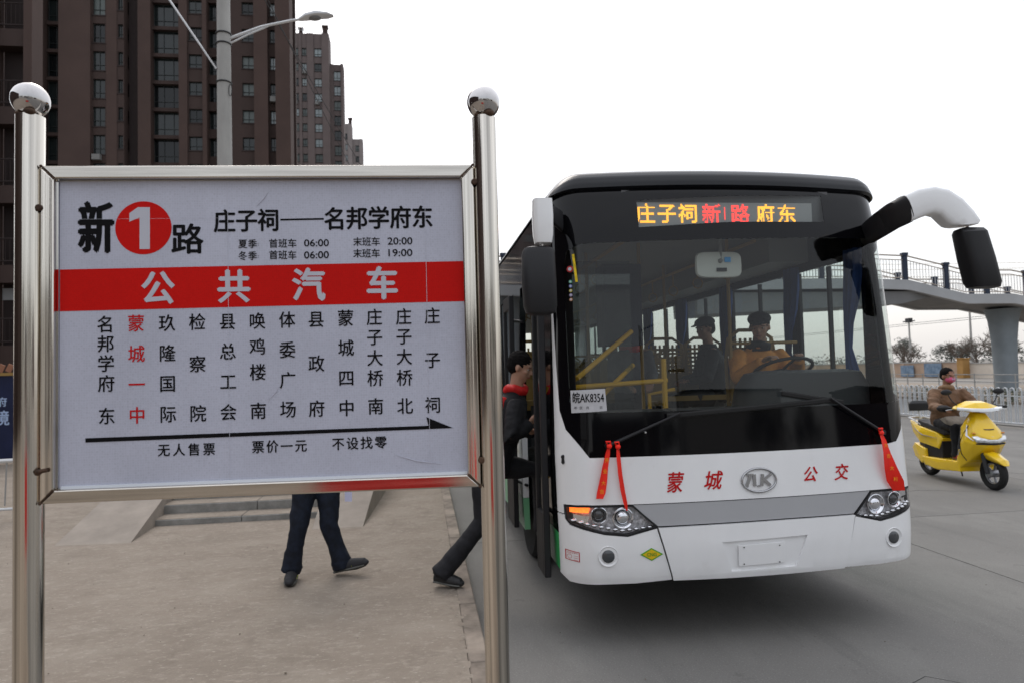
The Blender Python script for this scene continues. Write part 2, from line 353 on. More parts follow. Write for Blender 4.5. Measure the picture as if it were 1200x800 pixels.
# thin wandering cracks in the concrete
mb = MB()
for (x, y, a, n) in ((5.8, 7.9, 1.2, 14), (2.0, 3.1, .7, 12), (8.3, 10.5, -.3, 16), (1.2, 2.6, 2.4, 9), (3.3, 3.4, -.5, 10)):
    pts = [(x, y, .0005)]
    for k in range(n): a += rq.gauss(0, .35); x += .13 * math.cos(a); y += .13 * math.sin(a); pts.append((x, y, .0005))
    mb.tube(pts, [.0035 * (1 - abs(2 * i / n - 1) * .7) for i in range(n + 1)], 4, flat=.4)
struct('road_crack', mb, M('crack filler', (.05, .048, .045), .95), kind='stuff')
# second carriageway and verge behind the railing
struct('far_road', MB().bx(15.3, 22.2, -20, 160, -.02, -.004), M('far road asphalt', (.17, .165, .155), .9, var=(.5, .1)))
struct('verge', MB().bx(22.2, 36, -10, 160, -.02, .1), m_dust)
# ---------------------------------------------------------------- bus
XC, Y0 = 2.10, 4.165
def lerp(x, pts):
    if x <= pts[0][0]: return pts[0][1]
    for (a, b), (c, d) in zip(pts, pts[1:]):
        if x <= c: return b + (d - b) * (x - a) / (c - a)
    return pts[-1][1]
def bf(u):
    a = abs(u); v = .10 * (a / 1.2) ** 2
    if a > 1.04: t = min(a - 1.04, .1999); v += .20 - math.sqrt(.04 - t * t)
    return v
GP = [(.3, .07), (.38, .03), (.46, .004), (.62, -.008), (.8, .0), (.98, .015), (1.2, .03), (1.6, .062), (2.0, .10), (2.4, .142), (2.75, .19), (2.95, .24), (3.2, .34)]
def bg(z): return lerp(z, GP)
def bw(z): return lerp(z, [(.3, .99), (.9, 1), (1.2, 1), (3.0, .975)])
def BP(u, z, off=0.):
    p = Vector((u * bw(z), bf(u) + bg(z), z))
    if off:
        h = .004; uu = max(-1.236, min(1.236, u)); a = Vector(((uu + h) * bw(z), bf(uu + h), 0)) - Vector(((uu - h) * bw(z), bf(uu - h), 0))
        b = Vector((0, bg(z + h) - bg(z - h), 2 * h)); n = a.cross(b).normalized()
        if n.y > 0: n = -n
        p += n * off
    return tuple(p)
UL = [-1.236, -1.228, -1.215, -1.195, -1.17, -1.14, -1.1, -1.06, -1.02] + [-.96 + .12 * i for i in range(17)] + [1.02, 1.06, 1.1, 1.14, 1.17, 1.195, 1.215, 1.228, 1.236]
ZL = [.35, .38, .42, .46, .52, .58, .64, .7, .76, .82, .9, .98, 1.06, 1.14] + [1.2 + .1 * i for i in range(20)]
def patch(poly, off=0., thick=0., holes=(), name='panel'):
    loops = [[Vector((a, b, 0)) for a, b in poly]] + [[Vector((a, b, 0)) for a, b in h] for h in holes]
    flat = [p for l in loops for p in l]; tri = tessellate_polygon(loops)
    bm = bmesh.new(); vs = [bm.verts.new(p) for p in flat]
    for t in tri:
        try: bm.faces.new([vs[i] for i in t])
        except ValueError: pass
    bmesh.ops.dissolve_limit(bm, angle_limit=.01, verts=bm.verts, edges=bm.edges) if False else None
    u0 = min(p.x for p in flat); u1 = max(p.x for p in flat); z0 = min(p.y for p in flat); z1 = max(p.y for p in flat)
    for u in UL:
        if u0 < u < u1: bmesh.ops.bisect_plane(bm, geom=bm.verts[:] + bm.edges[:] + bm.faces[:], plane_co=(u, 0, 0), plane_no=(1, 0, 0))
    for z in ZL:
        if z0 < z < z1: bmesh.ops.bisect_plane(bm, geom=bm.verts[:] + bm.edges[:] + bm.faces[:], plane_co=(0, z, 0), plane_no=(0, 1, 0))
    bmesh.ops.remove_doubles(bm, verts=bm.verts, dist=1e-5)
    if thick:
        r = bmesh.ops.extrude_face_region(bm, geom=bm.faces[:]); back = [g for g in r['geom'] if isinstance(g, bmesh.types.BMVert)]; bs = set(back)
        for v in bm.verts: v.co = Vector(BP(v.co.x, v.co.y, off - (thick if v in bs else 0)))
    else:
        for v in bm.verts: v.co = Vector(BP(v.co.x, v.co.y, off))
    bmesh.ops.recalc_face_normals(bm, faces=bm.faces)
    me = bpy.data.meshes.new(name); bm.to_mesh(me); bm.free()
    me.shade_smooth(); me.set_sharp_from_angle(angle=rad(38)); return me
bus = thing('city_bus', 'white and green city bus with black windscreen surround, front door open at the kerb', 'bus', (XC, Y0, 0))
def ring(poly, d):
    """offset polygon outward by d (simple)"""
    n = len(poly); a = sum(poly[i][0] * poly[(i + 1) % n][1] - poly[(i + 1) % n][0] * poly[i][1] for i in range(n)); s = 1 if a > 0 else -1; o = []
    for i in range(n):
        p, q, r = Vector(poly[i - 1]), Vector(poly[i]), Vector(poly[(i + 1) % n]); e1 = (q - p).normalized(); e2 = (r - q).normalized()
        n1 = Vector((e1.y, -e1.x)) * s; n2 = Vector((e2.y, -e2.x)) * s; m = (n1 + n2); m = m / max(.35, m.dot(m) / 2) if m.length > 1e-6 else n1
        o.append((q.x + m.x * d, q.y + m.y * d))
    return o
HL = [(-1.212, .896), (-1.1, .903), (-.8, .902), (-.654, .764), (-.845, .714), (-.989, .729), (-1.1, .757), (-1.187, .782), (-1.208, .81)]
HR = [(.69, .768), (.83, .912), (1.1, .912), (1.2, .907), (1.238, .90), (1.238, .80), (1.19, .785), (1.0, .735), (.89, .718)]
maskB = [(-1.235, 2.29), (-1.228, 1.8), (-1.218, 1.5), (-1.19, 1.38), (-1.059, 1.205), (-.2, 1.208), (.995, 1.215), (1.073, 1.228), (1.15, 1.305), (1.2, 1.38), (1.237, 1.47)]
upper = [(-1.24, .842), (-1.216, .842), (-1.216, .902), (-1.1, .909), (-.8, .908), (0, .914), (.83, .918), (1.1, .918), (1.2, .913), (1.24, .906), (1.24, 1.47)] + [(a, b - .003) for a, b in maskB[::-1][1:-1]] + [(-1.237, 2.29), (-1.24, 2.29)]
part_ = lambda n, me, m, lab=None, bv=0: link(n, me, m, bus, lab, None, bv)
part_('front_panel', patch(upper, 0, .012), m_white)
part_('bumper_corner', patch([(-1.24, .834), (-1.213, .834), (-1.213, .81), (-1.19, .776), (-1.1, .751), (-.989, .723), (-.845, .708), (-.66, .754), (-.573, .43), (-.8, .413), (-1.034, .41), (-1.2, .412), (-1.24, .445)], 0, .012), m_white)
part_('bumper_corner', patch([(1.24, .794), (1.19, .779), (1.0, .729), (.89, .712), (.696, .758), (.608, .434), (.9, .43), (1.1, .44), (1.2, .455), (1.24, .49)][::-1], 0, .012), m_white)
part_('grey_stripe', patch([(-.803, .903), (-.4, .906), (.2, .910), (.825, .914), (.688, .777), (.2, .778), (-.3, .772), (-.651, .768)], -.004, .01), m_grey)
# centre bumper with a plate recess
cb = [(-.652, .758), (-.3, .764), (.2, .77), (.684, .770), (.602, .434), (.2, .43), (-.2, .428), (-.566, .43)]
rec = [(-.25, .655), (.33, .668), (.25, .475), (-.19, .468)]
o = part_('bumper_center', patch(cb, .012, .03, holes=[rec]), m_white, bv=.006)
part_('plate_recess', patch(ring(rec, .01), -.004, .004), m_white)
o = part_('number_plate', patch([(-.143, .628), (.170, .636), (.170, .505), (-.143, .497)], .010, .008), m_white, bv=.002)
for a in (-.11, .13):
    for b in (.512, .618): mb = MB(); mb.rev([(.004, 0), (.004, .004)], BP(a, b, .014), (0, -1, 0), 8); part('screw', mb, m_darkin, o)
part_('backing', patch([(-1.225, .45), (-1.225, 2.98), (1.225, 2.98), (1.225, .45)][::-1], -.075, .004, holes=[[(-1.16, 1.45), (-1.16, 2.94), (1.2, 2.94), (1.2, 1.45)]]), m_blackp)
clear = [(-1.165, 1.56), (-1.13, 1.50), (-1.0, 1.485), (1.05, 1.485), (1.2, 1.50), (1.238, 1.54), (1.238, 2.56), (1.2, 2.62), (1.05, 2.635), (-1.06, 2.60), (-1.15, 2.56), (-1.175, 2.45)]
mask = maskB + [(1.24, 1.5), (1.24, 2.98), (.9, 3.005), (0, 3.015), (-.9, 2.995), (-1.24, 2.96), (-1.24, 2.3)]
LEDW = [(-.662, 2.702), (-.66, 2.893), (0, 2.925), (.722, 2.94), (.706, 2.742), (0, 2.735)]
part_('windscreen_surround', patch(mask, 0, .006, holes=[clear, LEDW]), m_blackg)
part_('windscreen', patch(clear, -.001), g_wind)
part_('sign_glass', patch(LEDW, -.001), g_wind)
# roof
def cornerf(u):
    a = abs(u); t = max(0, (a - 1.0) / .24); return 1 - t ** 2.6 * .86 if t < 1 else .14
CAPP = [(.262, 2.985), (.232, 3.0), (.232, 3.03), (.245, 3.07), (.28, 3.105), (.36, 3.135), (.55, 3.15), (1.0, 3.155), (1.3, 3.155)]
def capf(uu, vv):
    u = -1.24 + 2.48 * uu; k = vv * (len(CAPP) - 1); i = min(int(k), len(CAPP) - 2); t = k - i
    dy = CAPP[i][0] * (1 - t) + CAPP[i + 1][0] * t; z = CAPP[i][1] * (1 - t) + CAPP[i + 1][1] * t
    zz = 2.96 + (z - 2.96) * cornerf(u) - .012 * u * u; s = .985 + .02 * max(0, 1 - vv * 2)
    return (u * s, bf(u) + dy - .004, zz)
mb = MB()
def nonlin(t): 
    s = t * 2 - 1; return .5 + .5 * math.copysign(1 - (1 - abs(s)) ** 1.8, s)
mb.grid(lambda a, b: capf(nonlin(a), b), 48, 24); part('roof_cap', mb, m_blackroof, bus)
BL = 9.3
def roofs(z0):
    def fn(a, b):
        u = -1.24 + 2.48 * nonlin(a); y = .9 + (BL - .9) * b; return (u * .985, y, 2.96 + (3.15 - 2.96) * cornerf(u) - .012 * u * u)
    return fn
mb = MB(); mb.grid(roofs(0), 40, 6); part('roof', mb, m_blackroof, bus)
for u in (-1.05, 1.02):
    mb = MB(); mb.ball((u, .52, 3.10), (.03, .05, .022), 12, 8); part('marker_lamp', mb, M('marker lens', (.7, .6, .45), .3), bus)
# sides (local x = -1.24 kerb side, +1.24 road side)
def side(sx, segs, mat, name, x_out=0.):
    mb = MB()
    for (y0, y1, z0, z1) in segs:
        def fn(a, b, y0=y0, y1=y1, z0=z0, z1=z1):
            y = y0 + (y1 - y0) * a; z = z0 + (z1 - z0) * b; x = 1.24 * bw(z) + x_out; yy = max(y, bf(1.24) + bg(z) - .005) if y0 < .6 else y
            return (sx * x, yy, z)
        n = len(mb.v); mb.grid(fn, 2, max(1, int((z1 - z0) / .2)))
        mb.grid(lambda a, b, f=fn: (f(a, b)[0] - sx * .05, f(a, b)[1], f(a, b)[2]), 2, max(1, int((z1 - z0) / .2)))
        x = sx * (1.24 * bw((z0 + z1) / 2) - .025)
        if y0 > .6:
            for yy in (y0, y1): mb.add([(sx * (1.24 * bw(z0) + x_out), yy, z0), (sx * (1.19 * bw(z0)), yy, z0), (sx * (1.19 * bw(z1)), yy, z1), (sx * (1.24 * bw(z1) + x_out), yy, z1)], [(0, 1, 2, 3)])
        ya = fn(0, 1)[1]; mb.add([(sx * (1.24 * bw(z1) + x_out), ya, z1), (sx * 1.19 * bw(z1), ya, z1), (sx * 1.19 * bw(z1), y1, z1), (sx * (1.24 * bw(z1) + x_out), y1, z1)], [(0, 1, 2, 3)])
    return part(name, mb, mat, bus)
wy = [1.95 + 1.32 * i for i in range(6)]
# road side: windows from y=.45
wr = [(.55, 1.45)] + [(1.55 + 1.3 * i, 2.75 + 1.3 * i) for i in range(6)]
side(1, [(.2, BL, .62, 1.45)], m_white, 'side_panel'); side(1, [(.25, BL, .36, .615)], m_green, 'skirt_panel')
segs = [(.2, BL, 2.56, 2.99), (.2, .55, 1.45, 2.56)] + [(a[1], b[0], 1.45, 2.56) for a, b in zip(wr, wr[1:])] + [(wr[-1][1], BL, 1.45, 2.56)]
side(1, segs, m_blackg, 'window_band')
# kerb side: door opening .80-1.90
wl = [(2.35 + 1.3 * i, 3.5 + 1.3 * i) for i in range(5)]
side(-1, [(1.9, BL, .64, 1.45), ], m_white, 'side_panel'); side(-1, [(1.9, BL, .36, .635)], m_green2, 'skirt_panel')
side(-1, [(.2, .8, .46, .70)], m_green, 'skirt_panel'); side(-1, [(.2, .8, .70, 2.99)], m_blackg, 'door_pillar')
segs = [(.8, BL, 2.50, 2.99), (1.9, wl[0][0], 1.45, 2.5)] + [(a[1], b[0], 1.45, 2.5) for a, b in zip(wl, wl[1:])] + [(wl[-1][1], BL, 1.45, 2.5)]
side(-1, segs, m_blackg, 'window_band')
for sx, ws, zt in ((1, wr, 2.56), (-1, wl, 2.5)):
    for (a, b) in ws:
        x = sx * 1.222 * .985; mb = MB(); mb.bx(x - .004, x + .004, a, b, 1.45, zt); wn = part('side_window', mb, g_side, bus)
        mb = MB(); m = (a + b) / 2
        mb.bx(x - .016, x + .016, m - .012, m + .012, 1.46, zt - .01)
        for q in (a + .012, b - .012): mb.bx(x - .014, x + .014, q - .011, q + .011, 1.46, zt - .01)
        mb.bx(x - .014, x + .014, a, b, 1.452, 1.478); part('window_frame', mb, m_blackp, wn)
mb = MB(); mb.bx(-1.21, 1.21, BL - .03, BL, .4, 1.6); mb.bx(-1.21, 1.21, BL - .03, BL, 2.5, 2.99); mb.bx(-1.21, -.95, BL - .03, BL, 1.6, 2.5); mb.bx(.95, 1.21, BL - .03, BL, 1.6, 2.5); part('rear_panel', mb, m_white, bus)
mb = MB(); mb.bx(-.95, .95, BL - .02, BL - .012, 1.6, 2.5); part('rear_window', mb, g_side, bus)
# floor, chassis
mb = MB(); mb.bx(-.35, 1.15, .42, BL - .05, .55, .62); mb.bx(-1.15, -.35, 1.9, BL - .05, .55, .62); mb.bx(-.35, 1.15, .42, BL - .05, .62, .86); mb.bx(-1.15, -.35, 1.95, BL - .05, .62, .86)
mb.bx(-1.15, -.35, .42, 1.9, .36, .40); part('floor', mb, m_darkin, bus)
mb = MB(); mb.bx(-1.0, 1.0, .45, BL - .1, .42, .55); mb.bx(-.6, .6, .7, 1.9, .36, .42); part('chassis', mb, m_blackp, bus)
mb = MB(); mb.bx(-1.17, 1.17, .62, BL - .1, 2.86, 2.88); mb.bx(-1.15, -.8, 1.2, BL - .1, 2.6, 2.86); mb.bx(.8, 1.15, 1.2, BL - .1, 2.62, 2.86); part('ceiling', mb, m_greyin, bus)
for wx in (-1.0, 1.0):
    for yy in (2.35, 7.2):
        mb = MB(); s = 1 if wx > 0 else -1
        mb.rev([(.28, -.13), (.45, -.13), (.475, -.10), (.48, 0), (.475, .10), (.45, .13), (.28, .13)], (wx, yy, .48), (1, 0, 0), 32); wh = part('wheel', mb, m_rubber, bus)
        mb = MB(); mb.rev([(.29, .11), (.27, .02), (.1, .0), (.09, .06), (.02, .07)], (wx, yy, .48), (s, 0, 0), 24); part('rim', mb, m_galv, wh)
# kerb-side bumper return: close the body behind the front corner
# door leaves
def leaf(y0, y1, x, lab=None):
    z0, z1 = .38, 2.44; mb = MB(); fr = .05; t = .022
    mb.bx(x - t, x + t, y0, y0 + fr, z0, z1); mb.bx(x - t, x + t, y1 - fr, y1, z0, z1); mb.bx(x - t, x + t, y0 + fr, y1 - fr, z0, z0 + .42); mb.bx(x - t, x + t, y0 + fr, y1 - fr, z1 - .12, z1)
    d = part('door', mb, m_blackp, bus, lab, bevel=.006)
    mb = MB(); mb.bx(x - .005, x + .005, y0 + fr, y1 - fr, z0 + .42, z1 - .12); part('door_glass', mb, g_side, d)
    mb = MB(); mb.tube([(x + .05, (y0 + y1) / 2 + .1, 1.0), (x + .07, (y0 + y1) / 2 + .1, 1.05), (x + .07, (y0 + y1) / 2 + .1, 1.6), (x + .05, (y0 + y1) / 2 + .1, 1.65)], .014, 8); part('handle', mb, m_yel, d)
leaf(.40, .70, -1.295); leaf(1.90, 2.36, -1.30)
for z in (.75, 2.2):
    part('door_arm', MB().tube([(-1.2, .84, z), (-1.26, .72, z + .02), (-1.28, .62, z)], .014, 8), m_blackp, bus); part('door_arm', MB().tube([(-1.2, 1.88, z), (-1.26, 2.0, z + .02), (-1.28, 2.1, z)], .014, 8), m_blackp, bus)
mb = MB(); mb.ball((-1.25, 2.6, .86), (.012, .05, .02), 12, 8); part('side_marker', mb, M('side marker lens', (.85, .25, .03), .3, emit=((1, .2, .02), .8)), bus)
mb = letters([('\u65e0\u4eba', 2.05, 1.33, .16, .10, .01), ('\u552e\u7968', 2.05, 1.2, .16, .10, .01)], lambda a, b, d: (-1.242, a, b), 0); part('lettering', mb, m_inkred, bus)
# ---- headlights
def headlight(P, s):
    h = link('headlight', patch(ring(P, -.004), -.045, .004), m_lampin, bus)
    link('gasket', patch(ring(P, .001), .002, .05, holes=[ring(P, -.009)]), m_blackp, h)
    def rd(mb, u, z, r, d, prof): p = BP(u, z, d); mb.rev([(a * r, b * r) for a, b in prof], p, (s * .12, -1, .0), 28)
    U = lambda a: a * s
    big = (.868, .826); sm = (1.018, .846)
    mb = MB(); rd(mb, U(big[0]), big[1], .064, -.035, [(.75, 0), (.98, .35), (1.05, .42), (.98, .45), (.9, .38), (.62, .0)])
    rd(mb, U(sm[0]), sm[1], .052, -.035, [(.75, 0), (.98, .5), (1.05, .55), (.96, .58), (.72, .3), (.6, .0)]); part('bezel', mb, m_chrome, h)
    mb = MB(); mb.ball(BP(U(big[0]), big[1], -.022), (.040, .02, .040), 16, 10); part('reflector', mb, m_chrome, h)
    mb = MB(); mb.ball(BP(U(sm[0]), sm[1], -.028), (.034, .022, .034), 16, 10); part('projector_lens', mb, M('projector lens', (.03, .032, .035), .06, coat=1), h)
    mb = MB()
    for k in range(12):
        t = k / 11; u = .70 + .48 * t; z = .745 + (.0 if u < .88 else (u - .88) * .20) + (.018 - .1 * (u - .70) if u < .88 else 0)
        mb.ball(BP(U(u), z, -.02), (.018, .012, .011), 8, 6)
    part('daylight_led', mb, m_chrome, h)
    mb = MB(); p = [(U(1.08), .835), (U(1.2), .845), (U(1.2), .80), (U(1.1), .785)]
    if s > 0: p = p[::-1]
    link('reflector_panel', patch(p, -.03, .004), m_chrome, h)
    q = [(U(1.075), .893), (U(1.198), .892), (U(1.198), .855), (U(1.085), .858)]
    if s > 0: q = q[::-1]
    if s < 0:
        link('indicator_lamp', patch(q, -.02, .01), m_amber, h, 'lit orange indicator lamp')
        for k in range(9):
            pass
    else: link('indicator_lamp', patch(q, -.02, .01), m_chrome, h)
    link('lens', patch(ring(P, -.009), .001), g_lens, h)
headlight(HL, -1); headlight(HR, 1)
for s, z in ((-1, .592), (1, .6)):
    u = s * .975 if s < 0 else .985; mb = MB(); mb.rev([(.064, -.002), (.062, .004), (.05, -.004), (.042, -.012)], BP(u, z, .002), (s * .1, -1, 0), 28, cap=False); fl = part('fog_lamp_ring', mb, m_white, bus)
    mb = MB(); mb.rev([(.041, -.012), (.040, .003), (.03, .008), (.001, .01)], BP(u, z, .001), (s * .1, -1, 0), 24); part('fog_lamp', mb, M('fog lens', (.05, .055, .06), .12, coat=1), fl)
def deco(items, off=.003): return letters(items, lambda a, b, d: BP(a, b, off + d), 0)
for q_ in [('蒙', -.532, 1.034, .11, .135, .016, .2), ('城', -.287, 1.038, .12, .125, .016, .25), ('公', .38, 1.046, .105, .105, .02, .28), ('交', .612, 1.048, .105, .11, .02, .2)]: part('character', deco([q_]), m_inkred, bus, 'red brush style character')
# emblem
mb = MB(); c0 = (.027, 1.028)
mb.tube([BP(c0[0] + .116 * math.cos(t * math.pi / 20), c0[1] + .074 * math.sin(t * math.pi / 20), .006) for t in range(40)], .0075, 8, closed=True)
def bar(mb, a, b, wd, off=.004, th=.008):
    a = Vector(a); b = Vector(b); d = (b - a).normalized(); n = Vector((-d.y, d.x)) * wd / 2
    q = [a + n, b + n, b - n, a - n]; mb.prism([(p.x, p.y) for p in q], lambda x, z, k: BP(x, z, k), off, off + th)
for a, b, wd in (((-.062, .992), (-.03, 1.062), .020), ((-.055, 1.064), (-.012, 1.064), .012), ((-.006, .992), (-.006, 1.066), .020), ((-.052, .992), (-.075, .992), .012), ((.04, .992), (.052, 1.066), .020), ((.052, 1.026), (.108, 1.062), .016), ((.06, 1.03), (.1, .992), .018), ((.012, .992), (.03, .992), .01)):
    bar(mb, a, b, wd)
part('emblem', mb, M('dull chrome', (.42, .42, .43), .25, .9), bus, 'oval chrome badge with slanted letters')
# stickers
st = link('sticker', patch([(-.775, .597), (-.703, .637), (-.63, .597), (-.703, .556)][::-1], .0025, .001), M('gas sticker green', (.1, .38, .03), .5), bus, 'green and yellow diamond gas sticker')
link('sticker_centre', patch([(-.760, .597), (-.703, .629), (-.645, .597), (-.703, .564)][::-1], .0035, .0008), M('gas sticker yellow', (.75, .52, .01), .5), st)
part('lettering', deco([('CNG', -.703, .597, .06, .022, .02)], .0048), M('sticker green ink', (.05, .3, .03), .5), st)
q = [(-1.218, .618), (-1.147, .612), (-1.147, .551), (-1.218, .557)]
st = link('sticker', patch(ring(q[::-1], .001), .0022, .0006, holes=[ring(q[::-1], -.003)]), m_inkred, bus, 'red outlined notice sticker')
mb = deco([('\u5b89\u5168\u8fd0\u8425\u8bc1', -1.183, .604, .055, .009)], .003)
for k in range(3): mb.add([BP(a, b, .003) for a, b in ((-1.178, .587 - .013 * k), (-1.155, .586 - .013 * k), (-1.155, .584 - .013 * k), (-1.178, .585 - .013 * k))], [(0, 1, 2, 3)])
mb.tube([BP(-1.198 + .011 * math.cos(t * .6283), .58 + .014 * math.sin(t * .6283), .003) for t in range(10)], .001, 4, closed=True); part('print', mb, m_inkred, st)
mb = MB(); mb.rev([(.014, 0), (.014, .006)], BP(-1.207, 1.203, .0), (-.5, -1, 0), 14); mb.prism([(-1.212, 1.195), (-1.202, 1.195), (-1.2, 1.165), (-1.207, 1.155), (-1.214, 1.165)], lambda a, b, d: BP(a, b, d), .001, .006); part('key_lock', mb, m_blackp, bus)
# windscreen number notice
nt_ = link('number_notice', patch([(-1.155, 1.487), (-1.157, 1.632), (-.945, 1.638), (-.938, 1.497)][::-1], .0035, .001), M('notice paper', (.5, .5, .52), .6, var=(30, .06)), bus, 'white temporary number notice inside the windscreen')
part('lettering', deco([('\u7696AK8354', -1.05, 1.585, .19, .07, .012), ('\u5e74', -1.13, 1.52, .02, .02), ('\u6708', -1.06, 1.52, .02, .02), ('\u65e5', -.975, 1.52, .02, .02), ('\u81f3', -1.1, 1.52, .02, .02)], .005), m_ink, nt_)
# strip and round stickers on the left pillar
for k, (z, c, r) in enumerate([(2.43, (.4, .02, .02), .022), (2.345, (.1, .4, .25), .011), (2.315, (.15, .2, .5), .011), (2.285, (.5, .42, .05), .011), (2.255, (.3, .25, .4), .011), (2.225, (.5, .25, .12), .011)]):
    mb = MB(); mb.rev([(r, 0), (r, .001)], BP(-1.135, z, .003), (-.4, -1, .1), 16); s_ = part('round_sticker', mb, M('sticker', c, .5), bus)
    mb = MB(); mb.rev([(r * .55, 0), (r * .55, .001)], BP(-1.135, z, .0045), (-.4, -1, .1), 14); part('sticker_centre', mb, m_inkwhite, s_)
link('strip_sticker', patch([(-1.12, 2.53), (-1.105, 2.53), (-1.09, 2.34), (-1.105, 2.34)][::-1], .003, .001), M('yellow strip', (.7, .5, .01), .5, var=(40, .3)), bus)
# LED destination display
YS = .262
mb = MB(); mb.bx(-.74, .76, YS + .02, YS + .1, 2.66, 2.97); disp = part('destination_display', mb, M('display board', (.10, .10, .105), .5), bus)
mb = MB(); mb.bx(-.70, .63, YS + .008, YS + .018, 2.68, 2.885); part('display_face', mb, M('display face', (.34, .34, .35), .4), disp)
def led_text(items, mat):
    mb = MB(); ys = YS + .004; cell = .0076
    for ch, x, z, w_, h_ in items:
        v, f = text_mesh(ch, w_, h_, .012)
        tris = []
        for q in f:
            for i in range(1, len(q) - 1): tris.append((v[q[0]], v[q[i]], v[q[i + 1]]))
        n = int(w_ / cell); m = int(h_ / cell); 
        def inside(px, py):
            for a, b, c in tris:
                d1 = (px - b[0]) * (a[1] - b[1]) - (a[0] - b[0]) * (py - b[1]); d2 = (px - c[0]) * (b[1] - c[1]) - (b[0] - c[0]) * (py - c[1]); d3 = (px - a[0]) * (c[1] - a[1]) - (c[0] - a[0]) * (py - a[1])
                if not ((d1 < 0 or d2 < 0 or d3 < 0) and (d1 > 0 or d2 > 0 or d3 > 0)): return True
            return False
        for i in range(n):
            for j in range(m):
                px = -w_ / 2 + (i + .5) * w_ / n; py = -h_ / 2 + (j + .5) * h_ / m
                if inside(px, py):
                    r = cell * .36; mb.bx(x + px - r, x + px + r, ys, ys + .004, z + py - r, z + py + r)
    return part('led_lettering', mb, mat, disp, smooth=0)
m_ledy = M('amber led', (.2, .1, .0), .5, emit=((1, .42, .04), 2.2)); m_ledr = M('red led', (.2, .02, .02), .5, emit=((1, .06, .05), 2.0))
zc = 2.806
led_text([('庄', -.578, zc, .145, .14), ('子', -.43, zc, .145, .14), ('祠', -.28, zc, .145, .14)], m_ledy)
led_text([('新', -.11, zc, .145, .14), ('1', -.005, zc + .004, .045, .12), ('路', .10, zc, .145, .14)], m_ledr)
led_text([('府', .285, zc, .145, .14), ('东', .44, zc, .145, .14)], m_ledy)
# wipers
def wiper(piv, knee, a, b):
    mb = MB(); mb.tube([BP(*piv, .02), BP(*knee, .045)], [.012, .008], 8); mb.rev([(.02, 0), (.018, .03)], BP(*piv, 0), (0, -1, .1), 12); wp = part('wiper', mb, m_blackp, bus)
    mb = MB(); n = 12; mb.tube([BP(a[0] + (b[0] - a[0]) * t / n, a[1] + (b[1] - a[1]) * t / n, .028 - .01 * math.sin(math.pi * t / n)) for t in range(n + 1)], .008, 6, flat=2.2); part('wiper_blade', mb, m_rubber, wp)
wiper((-.943, 1.276), (-.48, 1.47), (-.56, 1.452), (.60, 1.52)); wiper((.955, 1.29), (.56, 1.53), (.22, 1.575), (.66, 1.50))
mb = MB(); mb.rev([(.01, 0), (.006, .012)], BP(-.70, 1.355, 0), (0, -1, 0), 10); part('washer_nozzle', mb, m_chrome, bus)
# mirrors
def loft(mb, secs, n=16, p=3.2):
    """secs: (centre, axis_a, axis_b) superellipse rings"""
    vs = []
    for c, a, b in secs:
        c, a, b = Vector(c), Vector(a), Vector(b)
        for j in range(n):
            t = 2 * math.pi * j / n; x = math.copysign(abs(math.cos(t)) ** (2 / p), math.cos(t)); y = math.copysign(abs(math.sin(t)) ** (2 / p), math.sin(t)); vs.append(c + a * x + b * y)
    k = len(secs); fs = [(i * n + j, i * n + (j + 1) % n, (i + 1) * n + (j + 1) % n, (i + 1) * n + j) for i in range(k - 1) for j in range(n)] + [tuple(range(n))[::-1], tuple(range((k - 1) * n, k * n))]
    return mb.add(vs, fs)
def loc(x, y, z): return Vector((x - XC, y - Y0, z))
mb = MB(); c = lambda z: loc(.738, 4.04, z)
loft(mb, [(c(2.80), (.02, 0, 0), (0, .03, 0)), (c(2.795), (.058, 0, 0), (0, .06, 0)), (c(2.70), (.062, 0, 0), (0, .065, 0)), (c(2.58), (.058, 0, 0), (0, .06, 0)), (c(2.53), (.05, 0, 0), (0, .05, 0)), (c(2.525), (.02, 0, 0), (0, .03, 0))], 20, 4)
mk = part('mirror', mb, m_white, bus, 'white mirror bracket at the kerb side')
mb = MB(); loft(mb, [(loc(.76, 4.1, 2.74), (0, .05, 0), (0, 0, .05)), (loc(.86, 4.3, 2.76), (0, .05, 0), (0, 0, .06)), (loc(.95, 4.48, 2.76), (0, .05, 0), (0, 0, .07))], 12, 3); part('mirror_arm', mb, m_blackp, mk)
mb = MB(); c = lambda z, dx=0: loc(.705 + dx, 4.04, z)
loft(mb, [(c(2.51), (.05, 0, 0), (0, .03, 0)), (c(2.50), (.085, 0, 0), (0, .05, 0)), (c(2.47), (.098, 0, 0), (0, .065, 0)), (c(2.3), (.102, 0, 0), (0, .075, 0)), (c(2.15, .004), (.098, 0, 0), (0, .07, 0)), (c(2.11, .006), (.088, 0, 0), (0, .055, 0)), (c(2.095, .006), (.05, 0, 0), (0, .03, 0))], 24, 4)
part('mirror_housing', mb, m_blackp, mk)
mb = MB(); mb.tube([loc(.72, 4.04, 2.5), loc(.735, 4.04, 2.54)], .012, 8); part('mirror_pin', mb, m_chrome, mk)
